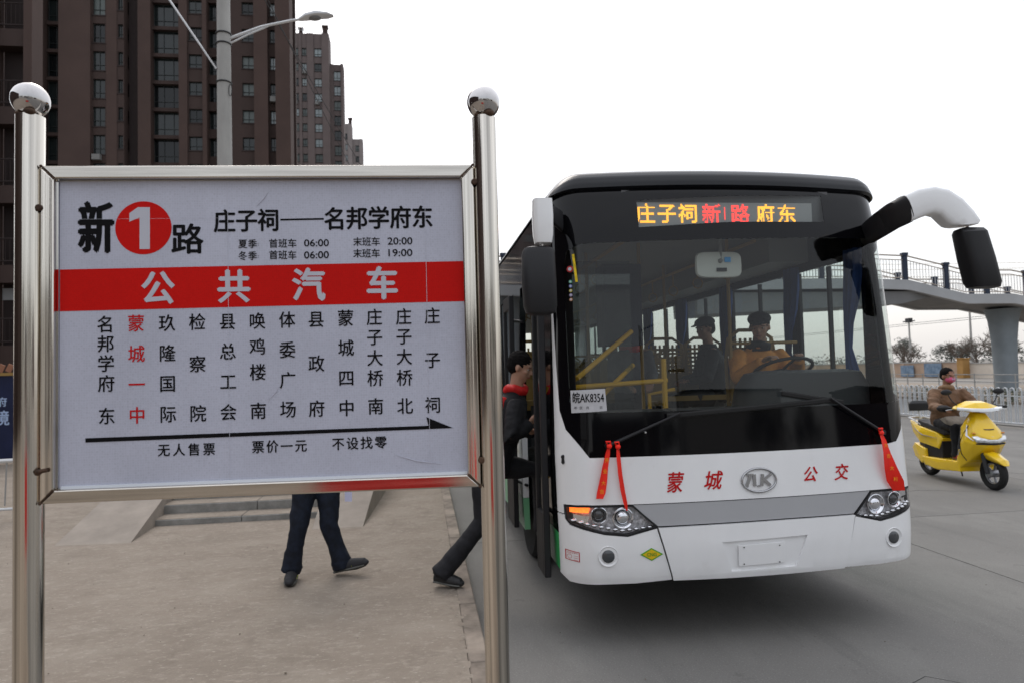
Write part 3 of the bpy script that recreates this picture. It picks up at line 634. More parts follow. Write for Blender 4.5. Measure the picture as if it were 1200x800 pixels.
# road side
def arc(pts, fn=None): return pts
path = [((3.13, 4.46, 2.66), .06), ((3.10, 4.34, 2.665), .075), ((3.06, 4.18, 2.68), .08), ((3.065, 4.06, 2.71), .083), ((3.105, 4.0, 2.735), .085)]
mb = MB(); loft(mb, [(loc(*p), (.0, r * .8, 0), (-r * .3, 0, r * 1.02)) for p, r in path], 16, 3)
mk = part('mirror', mb, m_blackp, bus, 'long curved mirror arm reaching out on the road side')
mb = MB(); P_ = [((3.10, 4.0, 2.737), (-.02, 0, .087)), ((3.18, 3.99, 2.772), (-.018, 0, .09)), ((3.265, 3.98, 2.79), (.008, 0, .09)), ((3.34, 3.98, 2.775), (.035, 0, .086)), ((3.41, 3.98, 2.725), (.062, 0, .078)), ((3.46, 3.98, 2.675), (.088, 0, .048)), ((3.495, 3.98, 2.640), (.098, 0, .018)), ((3.50, 3.98, 2.628), (.075, 0, .006))]
loft(mb, [(loc(*p), (0, .062, 0), a) for p, a in P_], 20, 4.2); part('mirror_cover', mb, m_white, mk)
mb = MB(); mb.tube([loc(3.53, 3.98, 2.61), loc(3.52, 3.98, 2.66)], .013, 8); part('mirror_pin', mb, m_chrome, mk)
mb = MB(); cc = lambda t: loc(3.535 + .088 * t, 3.98, 2.615 - .395 * t)
loft(mb, [(cc(0), (.05, 0, 0), (0, .03, 0)), (cc(.02), (.085, 0, .005), (0, .05, 0)), (cc(.08), (.094, 0, .005), (0, .07, 0)), (cc(.5), (.099, 0, .0), (0, .078, 0)), (cc(.9), (.099, 0, 0), (0, .078, 0)), (cc(.98), (.09, 0, 0), (0, .065, 0)), (cc(1.0), (.07, 0, 0), (0, .035, 0))], 24, 4)
part('mirror_housing', mb, m_blackp, mk)
# ---- interior
mb = MB(); loft(mb, [((0, .36 + 0 * 0, .95), (1.1, 0, 0), (0, .16, 0)), ((0, .42, 1.3), (1.1, 0, 0), (0, .2, 0)), ((0, .44, 1.45), (1.08, 0, 0), (0, .2, 0)), ((0, .44, 1.47), (1.0, 0, 0), (0, .17, 0))], 28, 6); dash = part('dashboard', mb, m_darkin, bus)
mb = MB(); loft(mb, [((.68, .62, 1.40), (.52, 0, 0), (0, .22, 0)), ((.70, .62, 1.60), (.50, 0, 0), (0, .2, 0)), ((.70, .60, 1.70), (.44, 0, 0), (0, .16, 0)), ((.70, .60, 1.72), (.32, 0, 0), (0, .1, 0))], 24, 3); part('instrument_binnacle', mb, m_darkin, dash)
mb = MB(); cst = Vector((.74, .95, 1.72)); ax = Vector((0, .40, .9165)); a_ = Vector((1, 0, 0)); b_ = ax.cross(a_)
mb.tube([cst + (a_ * math.cos(t * math.pi / 16) + b_ * math.sin(t * math.pi / 16)) * .225 for t in range(32)], .014, 8, closed=True)
for t in (.4, 2.7, 4.7): mb.tube([cst, cst + (a_ * math.cos(t) + b_ * math.sin(t)) * .22], .012, 6)
mb.tube([cst, cst - ax * .35 + Vector((0, -.05, 0))], .03, 8); part('steering_wheel', mb, m_blackp, bus)
# rear-view mirror
mb = MB(); loft(mb, [((-.015, .42, 2.475), (.165, 0, 0), (0, 0, .088)), ((-.015, .40, 2.475), (.172, 0, 0), (0, 0, .094)), ((-.015, .385, 2.475), (.165, 0, 0), (0, 0, .088)), ((-.015, .380, 2.475), (.10, 0, 0), (0, 0, .05))], 28, 5)
rv = part('rear_view_mirror', mb, M('pale plastic', (.55, .56, .53), .5), bus)
mb = MB(); mb.tube([(0, .39, 2.5), (0, .40, 2.86)], .012, 8); mb.ball((-.01, .376, 2.5), .017, 12, 8); part('mirror_stem', mb, m_greyin, rv)
mb = MB(); mb.bx(.02, .065, .370, .374, 2.49, 2.525); part('blue_tag', mb, M('blue tag', (.05, .3, .65), .5), rv)
mb = MB(); mb.bx(-.04, .035, .372, .376, 2.425, 2.45); part('grey_tag', mb, m_darkin, rv)
# handrails
mb = MB(); r = .019
mb.tube([loc(1.05, 5.0, 1.63), loc(1.84, 5.0, 1.665)], r, 10); mb.tube([loc(1.82, 5.0, 1.36), loc(1.815, 5.0, 1.83)], .021, 10)
mb.tube([loc(1.13, 4.95, 1.70), loc(1.62, 5.15, 2.05)], r, 10); mb.tube([loc(1.35, 5.05, 1.57), loc(1.64, 5.2, 1.79)], r, 10); mb.tube([loc(1.05, 5.0, 1.63), loc(1.13, 4.95, 1.71)], r, 10)
mb.tube([loc(1.73, 5.1, 1.2), loc(1.73, 5.1, 1.56), loc(1.95, 5.15, 1.59)], .016, 8); part('handrail', mb, m_yel, bus, 'bright yellow rails beside the front door')
mb = MB()
for s in (-.55, .52): mb.tube([(s, .9, 2.74), (s, BL - .4, 2.74)], .016, 8)
for (x, y) in ((-.55, 2.1), (.5, 1.35), (.5, 2.9), (-.55, 3.6), (.5, 4.8), (-.55, 5.4), (-.2, 1.6)): mb.tube([(x, y, .86), (x, y, 2.86)], .016, 8)
mb.tube([(.5, 1.35, 1.95), (1.1, 1.35, 1.95)], .014, 8); mb.tube([(-1.1, 2.1, 1.7), (-.55, 2.1, 1.7)], .014, 8); part('handrail', mb, m_tan, bus, 'dull tan poles down the aisle')
mb = MB()
for i in range(22):
    s = -.55 if i % 2 else .52; y = 1.4 + i * .32; mb.bx(s - .004, s + .004, y - .015, y + .015, 2.6, 2.74); mb.tube([(s + .05 * math.cos(t), y, 2.555 + .05 * math.sin(t)) for t in [k * .785 for k in range(8)]], .007, 5, closed=True)
part('hanging_straps', mb, m_tan, bus)['kind'] = 'stuff'
mb = MB(); mb.bx(-.62, -.30, 1.25, 1.5, 1.95, 2.62); part('monitor_box', mb, M('navy dark box', (.012, .014, .03), .5), bus)
mb = MB(); mb.bx(-1.12, -.48, .98, 1.0, .9, 2.6); part('partition_glass', mb, glass('partition', (.7, .75, .75)), bus)
# seats
def seat_meshes():
    s = MB(); s.hull([(-.21, -.2, .42), (.21, -.2, .42), (.21, .2, .42), (-.21, .2, .42), (-.19, -.2, .47), (.19, -.2, .47), (.19, .2, .46), (-.19, .2, .46)], False)
    b = MB()
    # back panel with rows of holes: a grid of strips
    b.bx(-.2, .2, .2, .225, .46, .70)
    for k in range(6): b.bx(-.2 + .0, -.2 + .4, .2, .22, .715 + k * .045, .74 + k * .045)
    for k in range(9): b.bx(-.2 + k * .0475, -.18 + k * .0475, .203, .217, .7, 1.0)
    f = MB(); f.tube([(-.22, .21, .4), (-.23, .215, .8), (-.2, .22, 1.0), (-.1, .225, 1.07), (.1, .225, 1.07), (.2, .22, 1.0), (.23, .215, .8), (.22, .21, .4)], .017, 8)
    l = MB(); l.box((0, 0, .21), (.1, .3, .42)); return [s.mesh('seat'), b.mesh('backrest'), f.mesh('seat_frame'), l.mesh('seat_post')]
sm = seat_meshes()
def seat(x, y, z=.86, rz=0):
    bs = link('seat', sm[0], m_tan, bus); bs.location = (x, y, z); bs.rotation_euler = (0, 0, rz)
    for n, me, m in (('backrest', sm[1], m_tan), ('seat_frame', sm[2], m_tan), ('seat_post', sm[3], m_darkin)): link(n, me, m, bs)
seat(.76, 1.30, 1.0)
for i in range(6):
    for x in (-.95, -.5 if i > 0 else None, .48, .92):
        if x is not None: seat(x, 2.7 + i * .95, 1.0 if i == 0 else .9)
# curtains
def curtain(x, y0, y1, z0, z1, s):
    mb = MB(); n = 14
    def fn(a, b): k = 1 - .62 * math.exp(-((b - .62) / .22) ** 2); return (x + s * .03 * math.sin(a * n * 1.4) * k - s * .02, (y0 + y1) / 2 + (y1 - y0) * (a - .5) * k + .10 * math.exp(-((b - .62) / .3) ** 2), z1 - (z1 - z0) * b)
    mb.grid(fn, 28, 6); return part('curtain', mb, m_blue, bus)
curtain(1.16, .50, .68, 1.5, 2.62, 1); curtain(1.16, 1.36, 1.56, 1.5, 2.6, 1); curtain(1.16, 2.65, 2.90, 1.5, 2.6, 1); curtain(1.16, 3.9, 4.2, 1.5, 2.6, 1); curtain(1.16, 5.2, 5.5, 1.5, 2.6, 1)
curtain(-1.14, 3.5, 3.8, 1.5, 2.5, -1); curtain(-1.14, 4.8, 5.1, 1.5, 2.5, -1)
# ---- ribbons (tied to the wipers)
def ribbon(pts, wds, lab, gold):
    mb = MB(); P = []
    for (u, z, o), wd in zip(pts, wds): P.append((Vector(BP(u, z, o)), wd))
    root = Vector((XC, Y0, 0)) + P[0][0]
    t = thing('ribbon', lab, 'ribbon', root, group='red ribbons tied to the bus wipers')
    n = len(P); vs = []
    for i, (p, wd) in enumerate(P):
        tw = .35 * math.sin(i * 1.1); dx = Vector((math.cos(tw), math.sin(tw), 0)) * wd / 2
        vs += [p - dx - P[0][0], p - P[0][0] + Vector((0, .006, 0)), p + dx - P[0][0]]
    for dy in (0, .002): mb.add([v + Vector((0, dy, 0)) for v in vs], [(i * 3 + k, (i + 1) * 3 + k, (i + 1) * 3 + k + 1, i * 3 + k + 1) for i in range(n - 1) for k in range(2)])
    part('ribbon_tail', mb, m_ribbon, t, smooth=60)
    mb = MB(); mb.ball((0, -.008, .0), (.018, .014, .016), 10, 8); mb.tube([(-.01, 0, .01), (-.02, -.01, .03), (.005, -.012, .03), (.01, 0, .01)], .006, 6); part('knot', mb, m_ribbon, t)
    if gold:
        mb = MB()
        for k, ch in enumerate(gold):
            f = .28 + .13 * k * 5 / max(1, len(gold)); i = f * (n - 1); a = int(i); q = i - a; c = P[a][0].lerp(P[min(a + 1, n - 1)][0], q) - P[0][0]
            v, fc = text_mesh(ch, .03, .03, .01); mb.add([(c.x + x, c.y - .009, c.z + y) for x, y in v], fc)
        part('gold_lettering', mb, m_gold, t)
ribbon([(-.938, 1.275, .03), (-.95, 1.22, .035), (-.968, 1.14, .03), (-.985, 1.05, .03), (-1.0, .985, .028), (-1.012, .95, .03)], [.016, .036, .044, .05, .054, .042], 'left wide red ribbon with gold print hanging from the kerb-side wiper', '\u5f00\u4e1a\u5927\u5409')
ribbon([(-.884, 1.27, .03), (-.882, 1.2, .035), (-.876, 1.1, .03), (-.866, 1.0, .03), (-.853, .92, .028), (-.845, .872, .02)], [.016, .03, .03, .028, .024, .01], 'narrow plain red ribbon hanging over the lit headlight', '')
ribbon([(.915, 1.29, .04), (.925, 1.24, .05), (.935, 1.16, .055), (.955, 1.06, .055), (.985, .97, .05), (1.015, .905, .04)], [.02, .045, .066, .088, .105, .075], 'broad red ribbon hanging from the road-side wiper', '\u5927\u5409\u5927\u5229')
def column(chars, x0, x1, ys, w_=.0457, h_=.0483): return [(c, x0 + (x1 - x0) * (ys[0] - y) / (ys[0] - ys[-1]), y, w_, h_, .012) for c, y in zip(chars, ys)]
def linerow(chars, x0, dx, y0, y1, w_, h_, b): n = max(1, len(chars) - 1); return [(c, x0 + dx * i, y0 + (y1 - y0) * i / n, w_, h_, b) for i, c in enumerate(chars)]
COLS = [column('名邦学府东', .1958, .1991, [1.9235, 1.8707, 1.8174, 1.7632, 1.6754]),
        column('蒙城一中', .2762, .2782, [1.9249, 1.8416, 1.7583, 1.675]),
        column('玖隆国际', .3576, .3591, [1.9236, 1.8413, 1.7588, 1.6755]),
        column('检察院', .438, .4383, [1.925, 1.8098, 1.6751]),
        column('县总工会', .5188, .5194, [1.9247, 1.8424, 1.7595, 1.6764]),
        column('唤鸡楼南', .599, .5993, [1.9245, 1.8537, 1.7837, 1.6774]),
        column('体委广场', .6798, .6797, [1.926, 1.843, 1.7596, 1.6787]),
        column('县政府', .7589, .7573, [1.9258, 1.8032, 1.6784]),
        column('蒙城四中', .8401, .839, [1.9275, 1.8445, 1.7612, 1.6778]),
        column('庄子大桥南', .9194, .9189, [1.9285, 1.8725, 1.8148, 1.7586, 1.6801]),
        column('庄子大桥北', 1.001, 1.0, [1.9285, 1.8728, 1.8159, 1.7576, 1.6787]),
        column('庄子祠', 1.081, 1.0776, [1.9291, 1.8049, 1.6792])]
TITLE = linerow('庄子祠', .5134, .0593, 2.2035, 2.205, .0597, .0653, .028) + linerow('名邦学府东', .8145, .0611, 2.2072, 2.2103, .0607, .0662, .028)
SMALL = [linerow('夏季', .5619, .0265, 2.1398, 2.1394, .0252, .0266, .01) + linerow('首班车', .6452, .0256, 2.1399, 2.1399, .0253, .0267, .01) + linerow('末班车', .8765, .0252, 2.1421, 2.1422, .0256, .0269, .01),
         linerow('冬季', .5615, .0265, 2.1063, 2.106, .0252, .0266, .01) + linerow('首班车', .6448, .0256, 2.1077, 2.107, .0253, .0267, .01) + linerow('末班车', .8759, .0252, 2.109, 2.1089, .0256, .0269, .01)]
NUM = [(':', .6058, 2.1392, .0033, .0144), ('06:00', .763, 2.1405, .0677, .02), ('20:00', .9949, 2.1432, .0688, .0202), (':', .6055, 2.1058, .0033, .0144), ('06:00', .7625, 2.1068, .0676, .0201), ('19:00', .9954, 2.1099, .0665, .0202)]
BIG = [('新', .1729, 2.1866), ('路', .4131, 2.1545)]
BANDT = linerow('公共汽车', .334, .2029, 2.0202, 2.0233, .089, .0967, .03)
BOT = [linerow('无人售票', .3479, .0398, 1.5788, 1.5776, .0335, .0359, .012), linerow('票价一元', .5978, .0384, 1.5789, 1.5785, .034, .0363, .012), linerow('不设找零', .8144, .0389, 1.5796, 1.5803, .0345, .0365, .012)]
# ---------------------------------------------------------------- bus stop sign (local frame: x along the board, y into the scene)
S0 = (-1.05, 1.991, .12)
sg = thing('bus_stop_sign', 'stainless steel bus stop board listing stops in black characters under a red band', 'sign', S0, rad(-3))
def sp(a, b, d=0.): return (a, -d, b - .12)
for x in (.001, 1.2405):
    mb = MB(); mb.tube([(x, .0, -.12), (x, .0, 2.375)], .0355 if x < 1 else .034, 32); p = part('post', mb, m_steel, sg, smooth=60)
    mb = MB(); mb.ball((x, .0, 2.421), .0475, 32, 20); part('ball_finial', mb, m_ball, p, smooth=80)
    mb = MB(); mb.ball((x + .014, -.028, 2.380), (.016, .012, .010), 10, 8); mb.ball((x - .02, -.02, 2.378), (.008, .008, .006), 8, 6); part('weld', mb, m_weld, p)
X0, X1, ZT, ZB = .0375, 1.2065, 2.355, 1.450; FW = .035
def rail(poly, mat, y0=-.019, y1=.019):
    mb = MB(); mb.prism(poly, lambda a, b, d: (a, d, b - .12), y0, y1); return part('frame_rail', mb, mat, sg, bevel=.004)
g = .0012
rail([(X0, ZT), (X1, ZT), (X1 - FW - g, ZT - FW), (X0 + FW + g, ZT - FW)], m_steelh); rail([(X0, ZB), (X1, ZB), (X1 - FW - g, ZB + FW), (X0 + FW + g, ZB + FW)], m_steelh)
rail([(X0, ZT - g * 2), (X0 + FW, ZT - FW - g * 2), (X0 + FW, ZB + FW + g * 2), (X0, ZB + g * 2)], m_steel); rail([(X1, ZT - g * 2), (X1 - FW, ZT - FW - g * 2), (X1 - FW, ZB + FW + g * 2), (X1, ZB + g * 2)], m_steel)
for (a, b) in ((X0, ZT), (X1, ZT), (X0, ZB), (X1, ZB)):
    sx_ = 1 if a < .5 else -1; sz_ = -1 if b > 2 else 1; mb = MB()
    mb.tube([(a + sx_ * FW * t, -.0185, b - .12 + sz_ * FW * t) for t in (0, .35, .7, 1.0)], [.0016, .001, .0018, .0022], 6); mb.ball((a + sx_ * .002, -.019, b - .12 + sz_ * .001), (.0045, .003, .004), 8, 6); part('corner_weld', mb, m_weld, sg)
for (a, b, l) in ((X0 - .002, 2.240, 0), (X1 + .002, 2.305, 0), (X0 - .003, 1.535, 1), (X1 + .003, 1.524, 0)):
    mb = MB(); mb.rev([(.0085, 0), (.0095, .004), (.006, .007)], (a, -.018, b - .12), (0, -1, 0), 12)
    bo = part('bolt', mb, m_weld, sg)
    if l: mb = MB(); mb.tube([(a, -.026, b - .12), (a + .026, -.024, b - .115)], .0055, 8); part('bolt_pin', mb, m_weld, bo)
mb = MB(); mb.bx(X0 + FW, X1 - FW, .0075, .013, ZB + FW - .12, ZT - FW - .12); part('back_panel', mb, m_galv, sg)
mb = MB(); mb.bx(.0765, 1.1765 - .004, .003, .0065, ZB + FW + .003 - .12, ZT - FW - .003 - .12); pan = part('printed_panel', mb, m_panel, sg)
mb = MB(); mb.bx(X0 + FW, .0755, -.001, .0074, ZB + FW - .12, ZT - FW - .12); part('glazing_strip', mb, m_chrome, sg)
mb = MB(); mb.bx(.082, 1.17, -.001, .0028, ZB + FW - .12, ZB + FW + .007 - .12); part('glazing_strip', mb, M('pale plastic edge', (.72, .76, .82), .4), sg)
fnp = lambda a, b, d: sp(a, b, d - .003)
mb = MB(); mb.add([fnp(a, b, .0006) for a, b in ((.0773, 2.0753), (1.1722, 2.0837), (1.1722, 1.9692), (.0773, 1.9614))], [(0, 1, 2, 3)]); part('red_band', mb, m_bandred, pan)
mb = MB(); mb.bx(X0 + FW + .0003, .0752, -.0018, -.0011, 1.9614 - .12, 2.0753 - .12); part('red_band', mb, m_bandred, pan)
mb = MB(); mb.add([fnp(.2965 + .0748 * math.cos(t * math.pi / 32), 2.1875 + .0735 * math.sin(t * math.pi / 32), .0006) for t in range(64)], [tuple(range(64))]); part('red_disc', mb, m_bandred, pan)
def sleet(nm, items, mat, base=.0008, lab=None): return part(nm, letters(items, fnp, base), mat, pan, lab, smooth=0)
for i, c in enumerate(COLS):
    for q_ in c: sleet('character', [q_], m_inkred if i == 1 else m_ink, lab='red character' if i == 1 else None)
for q in TITLE: sleet('character', [(q[0], q[1], q[2], q[3] * 1.02, q[4] * 1.02, .024)], m_ink)
mb = MB(); mb.add([fnp(a, b, .0008) for a, b in ((.6645, 2.2092), (.7838, 2.2106), (.7838, 2.2056), (.6645, 2.2042))], [(0, 1, 2, 3)]); part('title_dash', mb, m_ink, pan, smooth=0)
for r in SMALL: sleet('timetable_lettering', r, m_ink)
sleet('timetable_lettering', [(q[0], q[1], q[2], q[3] * (1 if len(q[0]) > 1 else 1.4), q[4], .02 if len(q[0]) > 1 else .1) for q in NUM], m_ink)
sleet('route_character', [(BIG[0][0], .1715, 2.187, .096, .150, .027)], m_ink); sleet('route_character', [(BIG[1][0], BIG[1][1], BIG[1][2], .089, .089, .022)], m_ink)
mb = MB(); mb.prism([(.2819, 2.2447), (.3136, 2.2444), (.3132, 2.1285), (.2861, 2.1288), (.2864, 2.2162), (.2593, 2.2046), (.2594, 2.2283)], fnp, .0008, .0012); part('route_number', mb, m_inkwhite, pan, smooth=0)
for q in BANDT: sleet('band_character', [(q[0], q[1], q[2], q[3] * 1.03, q[4] * 1.0, .032)], m_inkwhite, .0012)
mb = MB(); mb.prism([(.1439, 1.6184), (1.0643, 1.6226), (1.0586, 1.6464), (1.1322, 1.614), (1.0641, 1.6131), (.144, 1.607)], fnp, .0006, .0012); part('arrow', mb, m_ink, pan, smooth=0)
for r in BOT:
    for q in r: sleet('character', [(q[0], q[1], q[2], q[3], q[4], .018)], m_ink)
m_seam = M('film seam', (.52, .53, .60), .4)
for x in (.2585 + .0, .2): pass
for (a, b, c, d) in ((.5215, 1.49, .5225, 2.317), (1.0665, 1.49, 1.0675, 2.317), (.08, 2.2125, .50, 2.2130)):
    mb = MB(); mb.add([fnp(a, b, .0015), fnp(c, b, .0015), fnp(c, d, .0015), fnp(a, d, .0015)], [(0, 1, 2, 3)]); part('film_seam', mb, m_seam, pan)
for pts in ([(.625, 1.705), (.65, 1.73), (.655, 1.745)], [(.97, 1.545), (1.03, 1.525), (1.10, 1.515)], [(.60, 2.245), (.622, 2.268), (.632, 2.285)]):
    mb = MB(); mb.tube([fnp(a, b, .0016) for a, b in pts], [.0005] + [.0011] * (len(pts) - 2) + [.0004], 5); part('scratch', mb, m_seam, pan)
# ---------------------------------------------------------------- people
V = Vector
def frame(d, upv=V((0, 0, 1))):
    f = V(d).normalized(); l = upv.cross(f).normalized(); u = f.cross(l); return f, l, u
def head_parts(mb, c, d, s=1., ears=True):
    f, l, u = frame(d); c = V(c); R = Matrix((f, l, u)).transposed()
    P = lambda x, y, z: c + (f * x + l * y + u * z) * s
    mb.ball(P(-.012, 0, .025), (.095 * s, .077 * s, .092 * s), 18, 12, R); mb.ball(P(.022, 0, -.035), (.066 * s, .060 * s, .075 * s), 16, 10, R)
    mb.ball(P(.055, 0, -.088), (.026 * s, .026 * s, .02 * s), 10, 8, R); mb.ball(P(.076, 0, .022), (.018 * s, .05 * s, .014 * s), 12, 8, R)
    mb.tube([P(.082, 0, .012), P(.104, 0, -.022), P(.088, 0, -.034)], [.009 * s, .0145 * s, .01 * s], 8)
    mb.ball(P(.08, 0, -.056), (.014 * s, .024 * s, .012 * s), 10, 8, R)
    for k in (-1, 1):
        if ears: mb.ball(P(-.005, k * .080, -.01), (.018 * s, .009 * s, .030 * s), 10, 8, R)
        mb.ball(P(.055, k * .04, -.02), (.024 * s, .022 * s, .024 * s), 10, 8, R)
    return P, R
def hand(mb, w, d, nrm, side, curl=.6, s=1.):
    d = V(d).normalized(); n = (V(nrm) - d * V(nrm).dot(d)).normalized(); a = d.cross(n) * side; w = V(w)
    R = Matrix((d, a, n)).transposed(); mb.ball(w + d * .045 * s, (.05 * s, .04 * s, .017 * s), 12, 8, R)
    for i, (o, ln) in enumerate(((-.029, .066), (-.010, .076), (.010, .071), (.028, .056))):
        p = w + d * (.083 * s) + a * o * s; q = [p - d * .02 * s]; ang = 0; dd = d
        for j, t in enumerate((.45, .32, .23)):
            ang += curl * (.5 + .3 * j + .06 * i); dd = d * math.cos(ang) + n * math.sin(ang); p = p + dd * ln * t * s; q.append(p)
        mb.tube([w + d * .05 * s + a * o * s] + q, [.009 * s, .009 * s, .0085 * s, .008 * s, .0065 * s], 7)
    th = w + d * .02 * s - a * .034 * s; mb.tube([th, th + (d * .6 - a * .7 + n * .3).normalized() * .03 * s, th + (d * .8 - a * .5 + n * .6).normalized() * .058 * s], [.012 * s, .0105 * s, .008 * s], 7)
def person(label, J, top, legs, hd, base, group=None, skin=m_skin, coat=1.0, hat=None, hairstyle='short', sleeves=None, shoes=None, fold=.008, curl=.7, mask=None, scarf=None, hs=1.0, palm=None, vox=.011, hems=.062, seed=1, shoe_sole=True):
    J = {k: ([V(q) for q in v] if isinstance(v[0], (tuple, list)) else V(v)) for k, v in J.items()}
    t = thing('person', label, 'person', base, group=group); B = V(base)
    fdir = V(J.get('face', hd)); f, l, u = frame(V((fdir.x, fdir.y, 0)) if abs(fdir.x) + abs(fdir.y) > .01 else V((0, -1, 0)))
    bd = V(J['body']) if 'body' in J else f
    sk = MB(); Ph, Rh = head_parts(sk, J['head'], hd, hs)
    sk.tube([J['neck'] - V((0, 0, .06)), J['neck'], J['head'] - V((0, 0, .05)) - V(hd).normalized() * .02], [.062, .055, .054], 12)
    pel, che = J['pel'], J['che']
    sk.tube([pel - (che - pel).normalized() * .06, pel, pel.lerp(che, .5), che, che.lerp(J['neck'], .75)], [.12, .145, .125, .15, .1], 14, flat=.65, upv=bd)
    for i in (0, 1):
        sk.tube([J['sh'][i], J['el'][i], J['wr'][i]], [.045, .036, .026], 10); sk.ball(J['sh'][i], .048, 10, 8)
        sk.tube([J['hip'][i], J['kn'][i], J['an'][i]], [.075, .05, .036], 10)
        dd = (J['wr'][i] - J['el'][i]).normalized(); n = palm[i] if palm else V((0, 0, -1)) if abs(dd.z) < .7 else bd
        hand(sk, J['wr'][i], J['hd'][i] if 'hd' in J else dd, n, 1 if i else -1, curl)
        sk.ball(J['an'][i].lerp(J['toe'][i], .3), .025, 8, 6)
    link('body', shift(blob(sk, vox * .72, 2), B), skin, t)
    # jacket / coat
    cj = MB(); k = coat
    cj.tube([pel - (che - pel).normalized() * .09, pel, pel.lerp(che, .5), che, che.lerp(J['neck'], .62), J['neck'] - V((0, 0, .015))], [.155 * k, .17 * k, .165 * k, .185 * k, .145 * k, .075 * k], 18, flat=.72, upv=bd)
    sl = MB() if sleeves else cj
    for i in (0, 1):
        m1 = J['sh'][i].lerp(J['el'][i], .5); m2 = J['el'][i].lerp(J['wr'][i], .5)
        sl.tube([J['sh'][i] + (J['che'] - J['sh'][i]) * .2, J['sh'][i], m1, J['el'][i], m2, J['wr'][i]], [.07 * k, .076 * k, .069 * k, .062 * k, .056 * k, .044 * k], 12)
    # collar
    cj.tube([J['neck'] + V((math.cos(a) * .07, math.sin(a) * .07, -.01)) for a in [q * .628 for q in range(10)]], .026 * k, 8, closed=True)
    jk = link('jacket', shift(blob(cj, vox, 2, fold, 9, seed), B), top, t)
    if sleeves: link('sleeve', shift(blob(sl, vox, 2, fold, 9, seed + 1), B), sleeves, jk)
    # trousers
    tr = MB(); tr.tube([pel + (che - pel).normalized() * .04, pel - (che - pel).normalized() * .06], [.15, .155], 14, flat=.75, upv=bd)
    for i in (0, 1):
        h_, kn, an = J['hip'][i], J['kn'][i], J['an'][i]; tr.ball(h_, .085, 12, 8)
        tr.tube([h_, h_.lerp(kn, .5), kn, kn.lerp(an, .5), kn.lerp(an, .85), an + (an - kn).normalized() * .045], [.100, .090, .074, .068, hems, hems + .008], 14)
        tr.tube([an + V((math.cos(a) * (hems), math.sin(a) * (hems), -.01 + .008 * math.sin(3 * a))) for a in [q * .628 for q in range(10)]], .013, 6, closed=True)
    link('trousers', shift(blob(tr, vox, 2, fold * .85, 6.5, seed + 2), B), legs, t)
    # shoes
    for i in (0, 1):
        an, to = J['an'][i], J['toe'][i]; dd = (to - an); dv = V((dd.x, dd.y, 0)).normalized() if abs(dd.x) + abs(dd.y) > 0.01 else V((0, -1, 0))
        sl_ = J.get('sole', [V((0, 0, -.07)), V((0, 0, -.07))])[i]; heel = an + sl_ - dv * .055; ball_ = heel.lerp(to, .68); 
        sm_ = MB(); sm_.tube([heel + V((0, 0, .03)), heel.lerp(to, .35) + V((0, 0, .03)), ball_ + V((0, 0, .022)), to + V((0, 0, .018))], [.043, .048, .049, .036], 12); sm_.ball(to + V((0, 0, .016)) - dv * .008, (.038, .038, .026), 12, 8); sm_.ball(an + V((0, 0, -.02)), .05, 10, 8)
        sm_.tube([an + V((0, 0, -.01)), heel.lerp(to, .55) + V((0, 0, .035))], [.04, .03], 10)
        sh_ = link('shoe', shift(blob(sm_, .007, 2), B), shoes or m_shoe, t)
        so = MB(); so.tube([heel + V((0, 0, -.0)), heel.lerp(to, .35), ball_, to], [.045, .048, .053, .038], 12, flat=.30, upv=(to - heel).cross(V((-dv.y, dv.x, 0)))); part('sole', shiftmb(so, B), m_sole, sh_)
        for q in (.45, .55, .65):
            c = heel.lerp(to, q) + V((0, 0, .085 - .05 * q)); sd_ = V((-dv.y, dv.x, 0)); part('lace', shiftmb(MB().tube([c - sd_ * .022, c + V((0, 0, .006)), c + sd_ * .022], .0035, 5), B), m_sole, sh_)
        if shoes is m_shoegrey:
            for q in (.35, .62):
                c = heel.lerp(to, q) + V((0, 0, .02)); sd_ = V((-dv.y, dv.x, 0)); e_ = MB()
                for s_ in (-1, 1): e_.ball(c + sd_ * s_ * .036, (.016, .012, .008), 8, 6)
                part('trim', shiftmb(e_, B), m_shoeg, sh_)
    # hair / hat
    if hairstyle:
        hr = MB(); hr.ball(Ph(-.022, 0, .040), (.098 * hs, .085 * hs, .090 * hs), 18, 12, Rh); hr.ball(Ph(-.045, 0, -.0), (.07 * hs, .078 * hs, .075 * hs), 14, 10, Rh)
        if hairstyle == 'long': hr.ball(Ph(-.05, 0, -.06), (.065 * hs, .08 * hs, .09 * hs), 14, 10, Rh)
        link('hair', shift(blob(hr, .007, 1, .006, 60, seed), B), m_hair, t)
    if hat:
        ht = MB(); ht.ball(Ph(-.012, 0, .068), (.112 * hs, .098 * hs, .062 * hs), 20, 12, Rh); ht.hull([tuple(Ph(x, y, z)) for x, y, z in ((.06, -.06, .055), (.06, .06, .055), (.155, -.035, .038), (.155, .035, .038), (.165, 0, .04), (.06, -.06, .066), (.06, .06, .066), (.15, -.03, .05), (.15, .03, .05))], False)
        link('cap', shift(blob(ht, .007, 1), B), hat, t)
    # face
    for k_ in (-1, 1):
        e_ = MB(); e_.ball(Ph(.068, k_ * .031, .002), (.010, .013, .007), 10, 8, Rh); ey = part('eye', shiftmb(e_, B), m_sclera, t)
        e_ = MB(); e_.ball(Ph(.0765, k_ * .031, .002), (.003, .006, .006), 8, 6, Rh); part('iris', shiftmb(e_, B), m_hair, ey)
        e_ = MB(); e_.tube([Ph(.085, k_ * .014, .022), Ph(.087, k_ * .032, .028), Ph(.074, k_ * .052, .022)], .0035, 6); part('eyebrow', shiftmb(e_, B), m_brow, t)
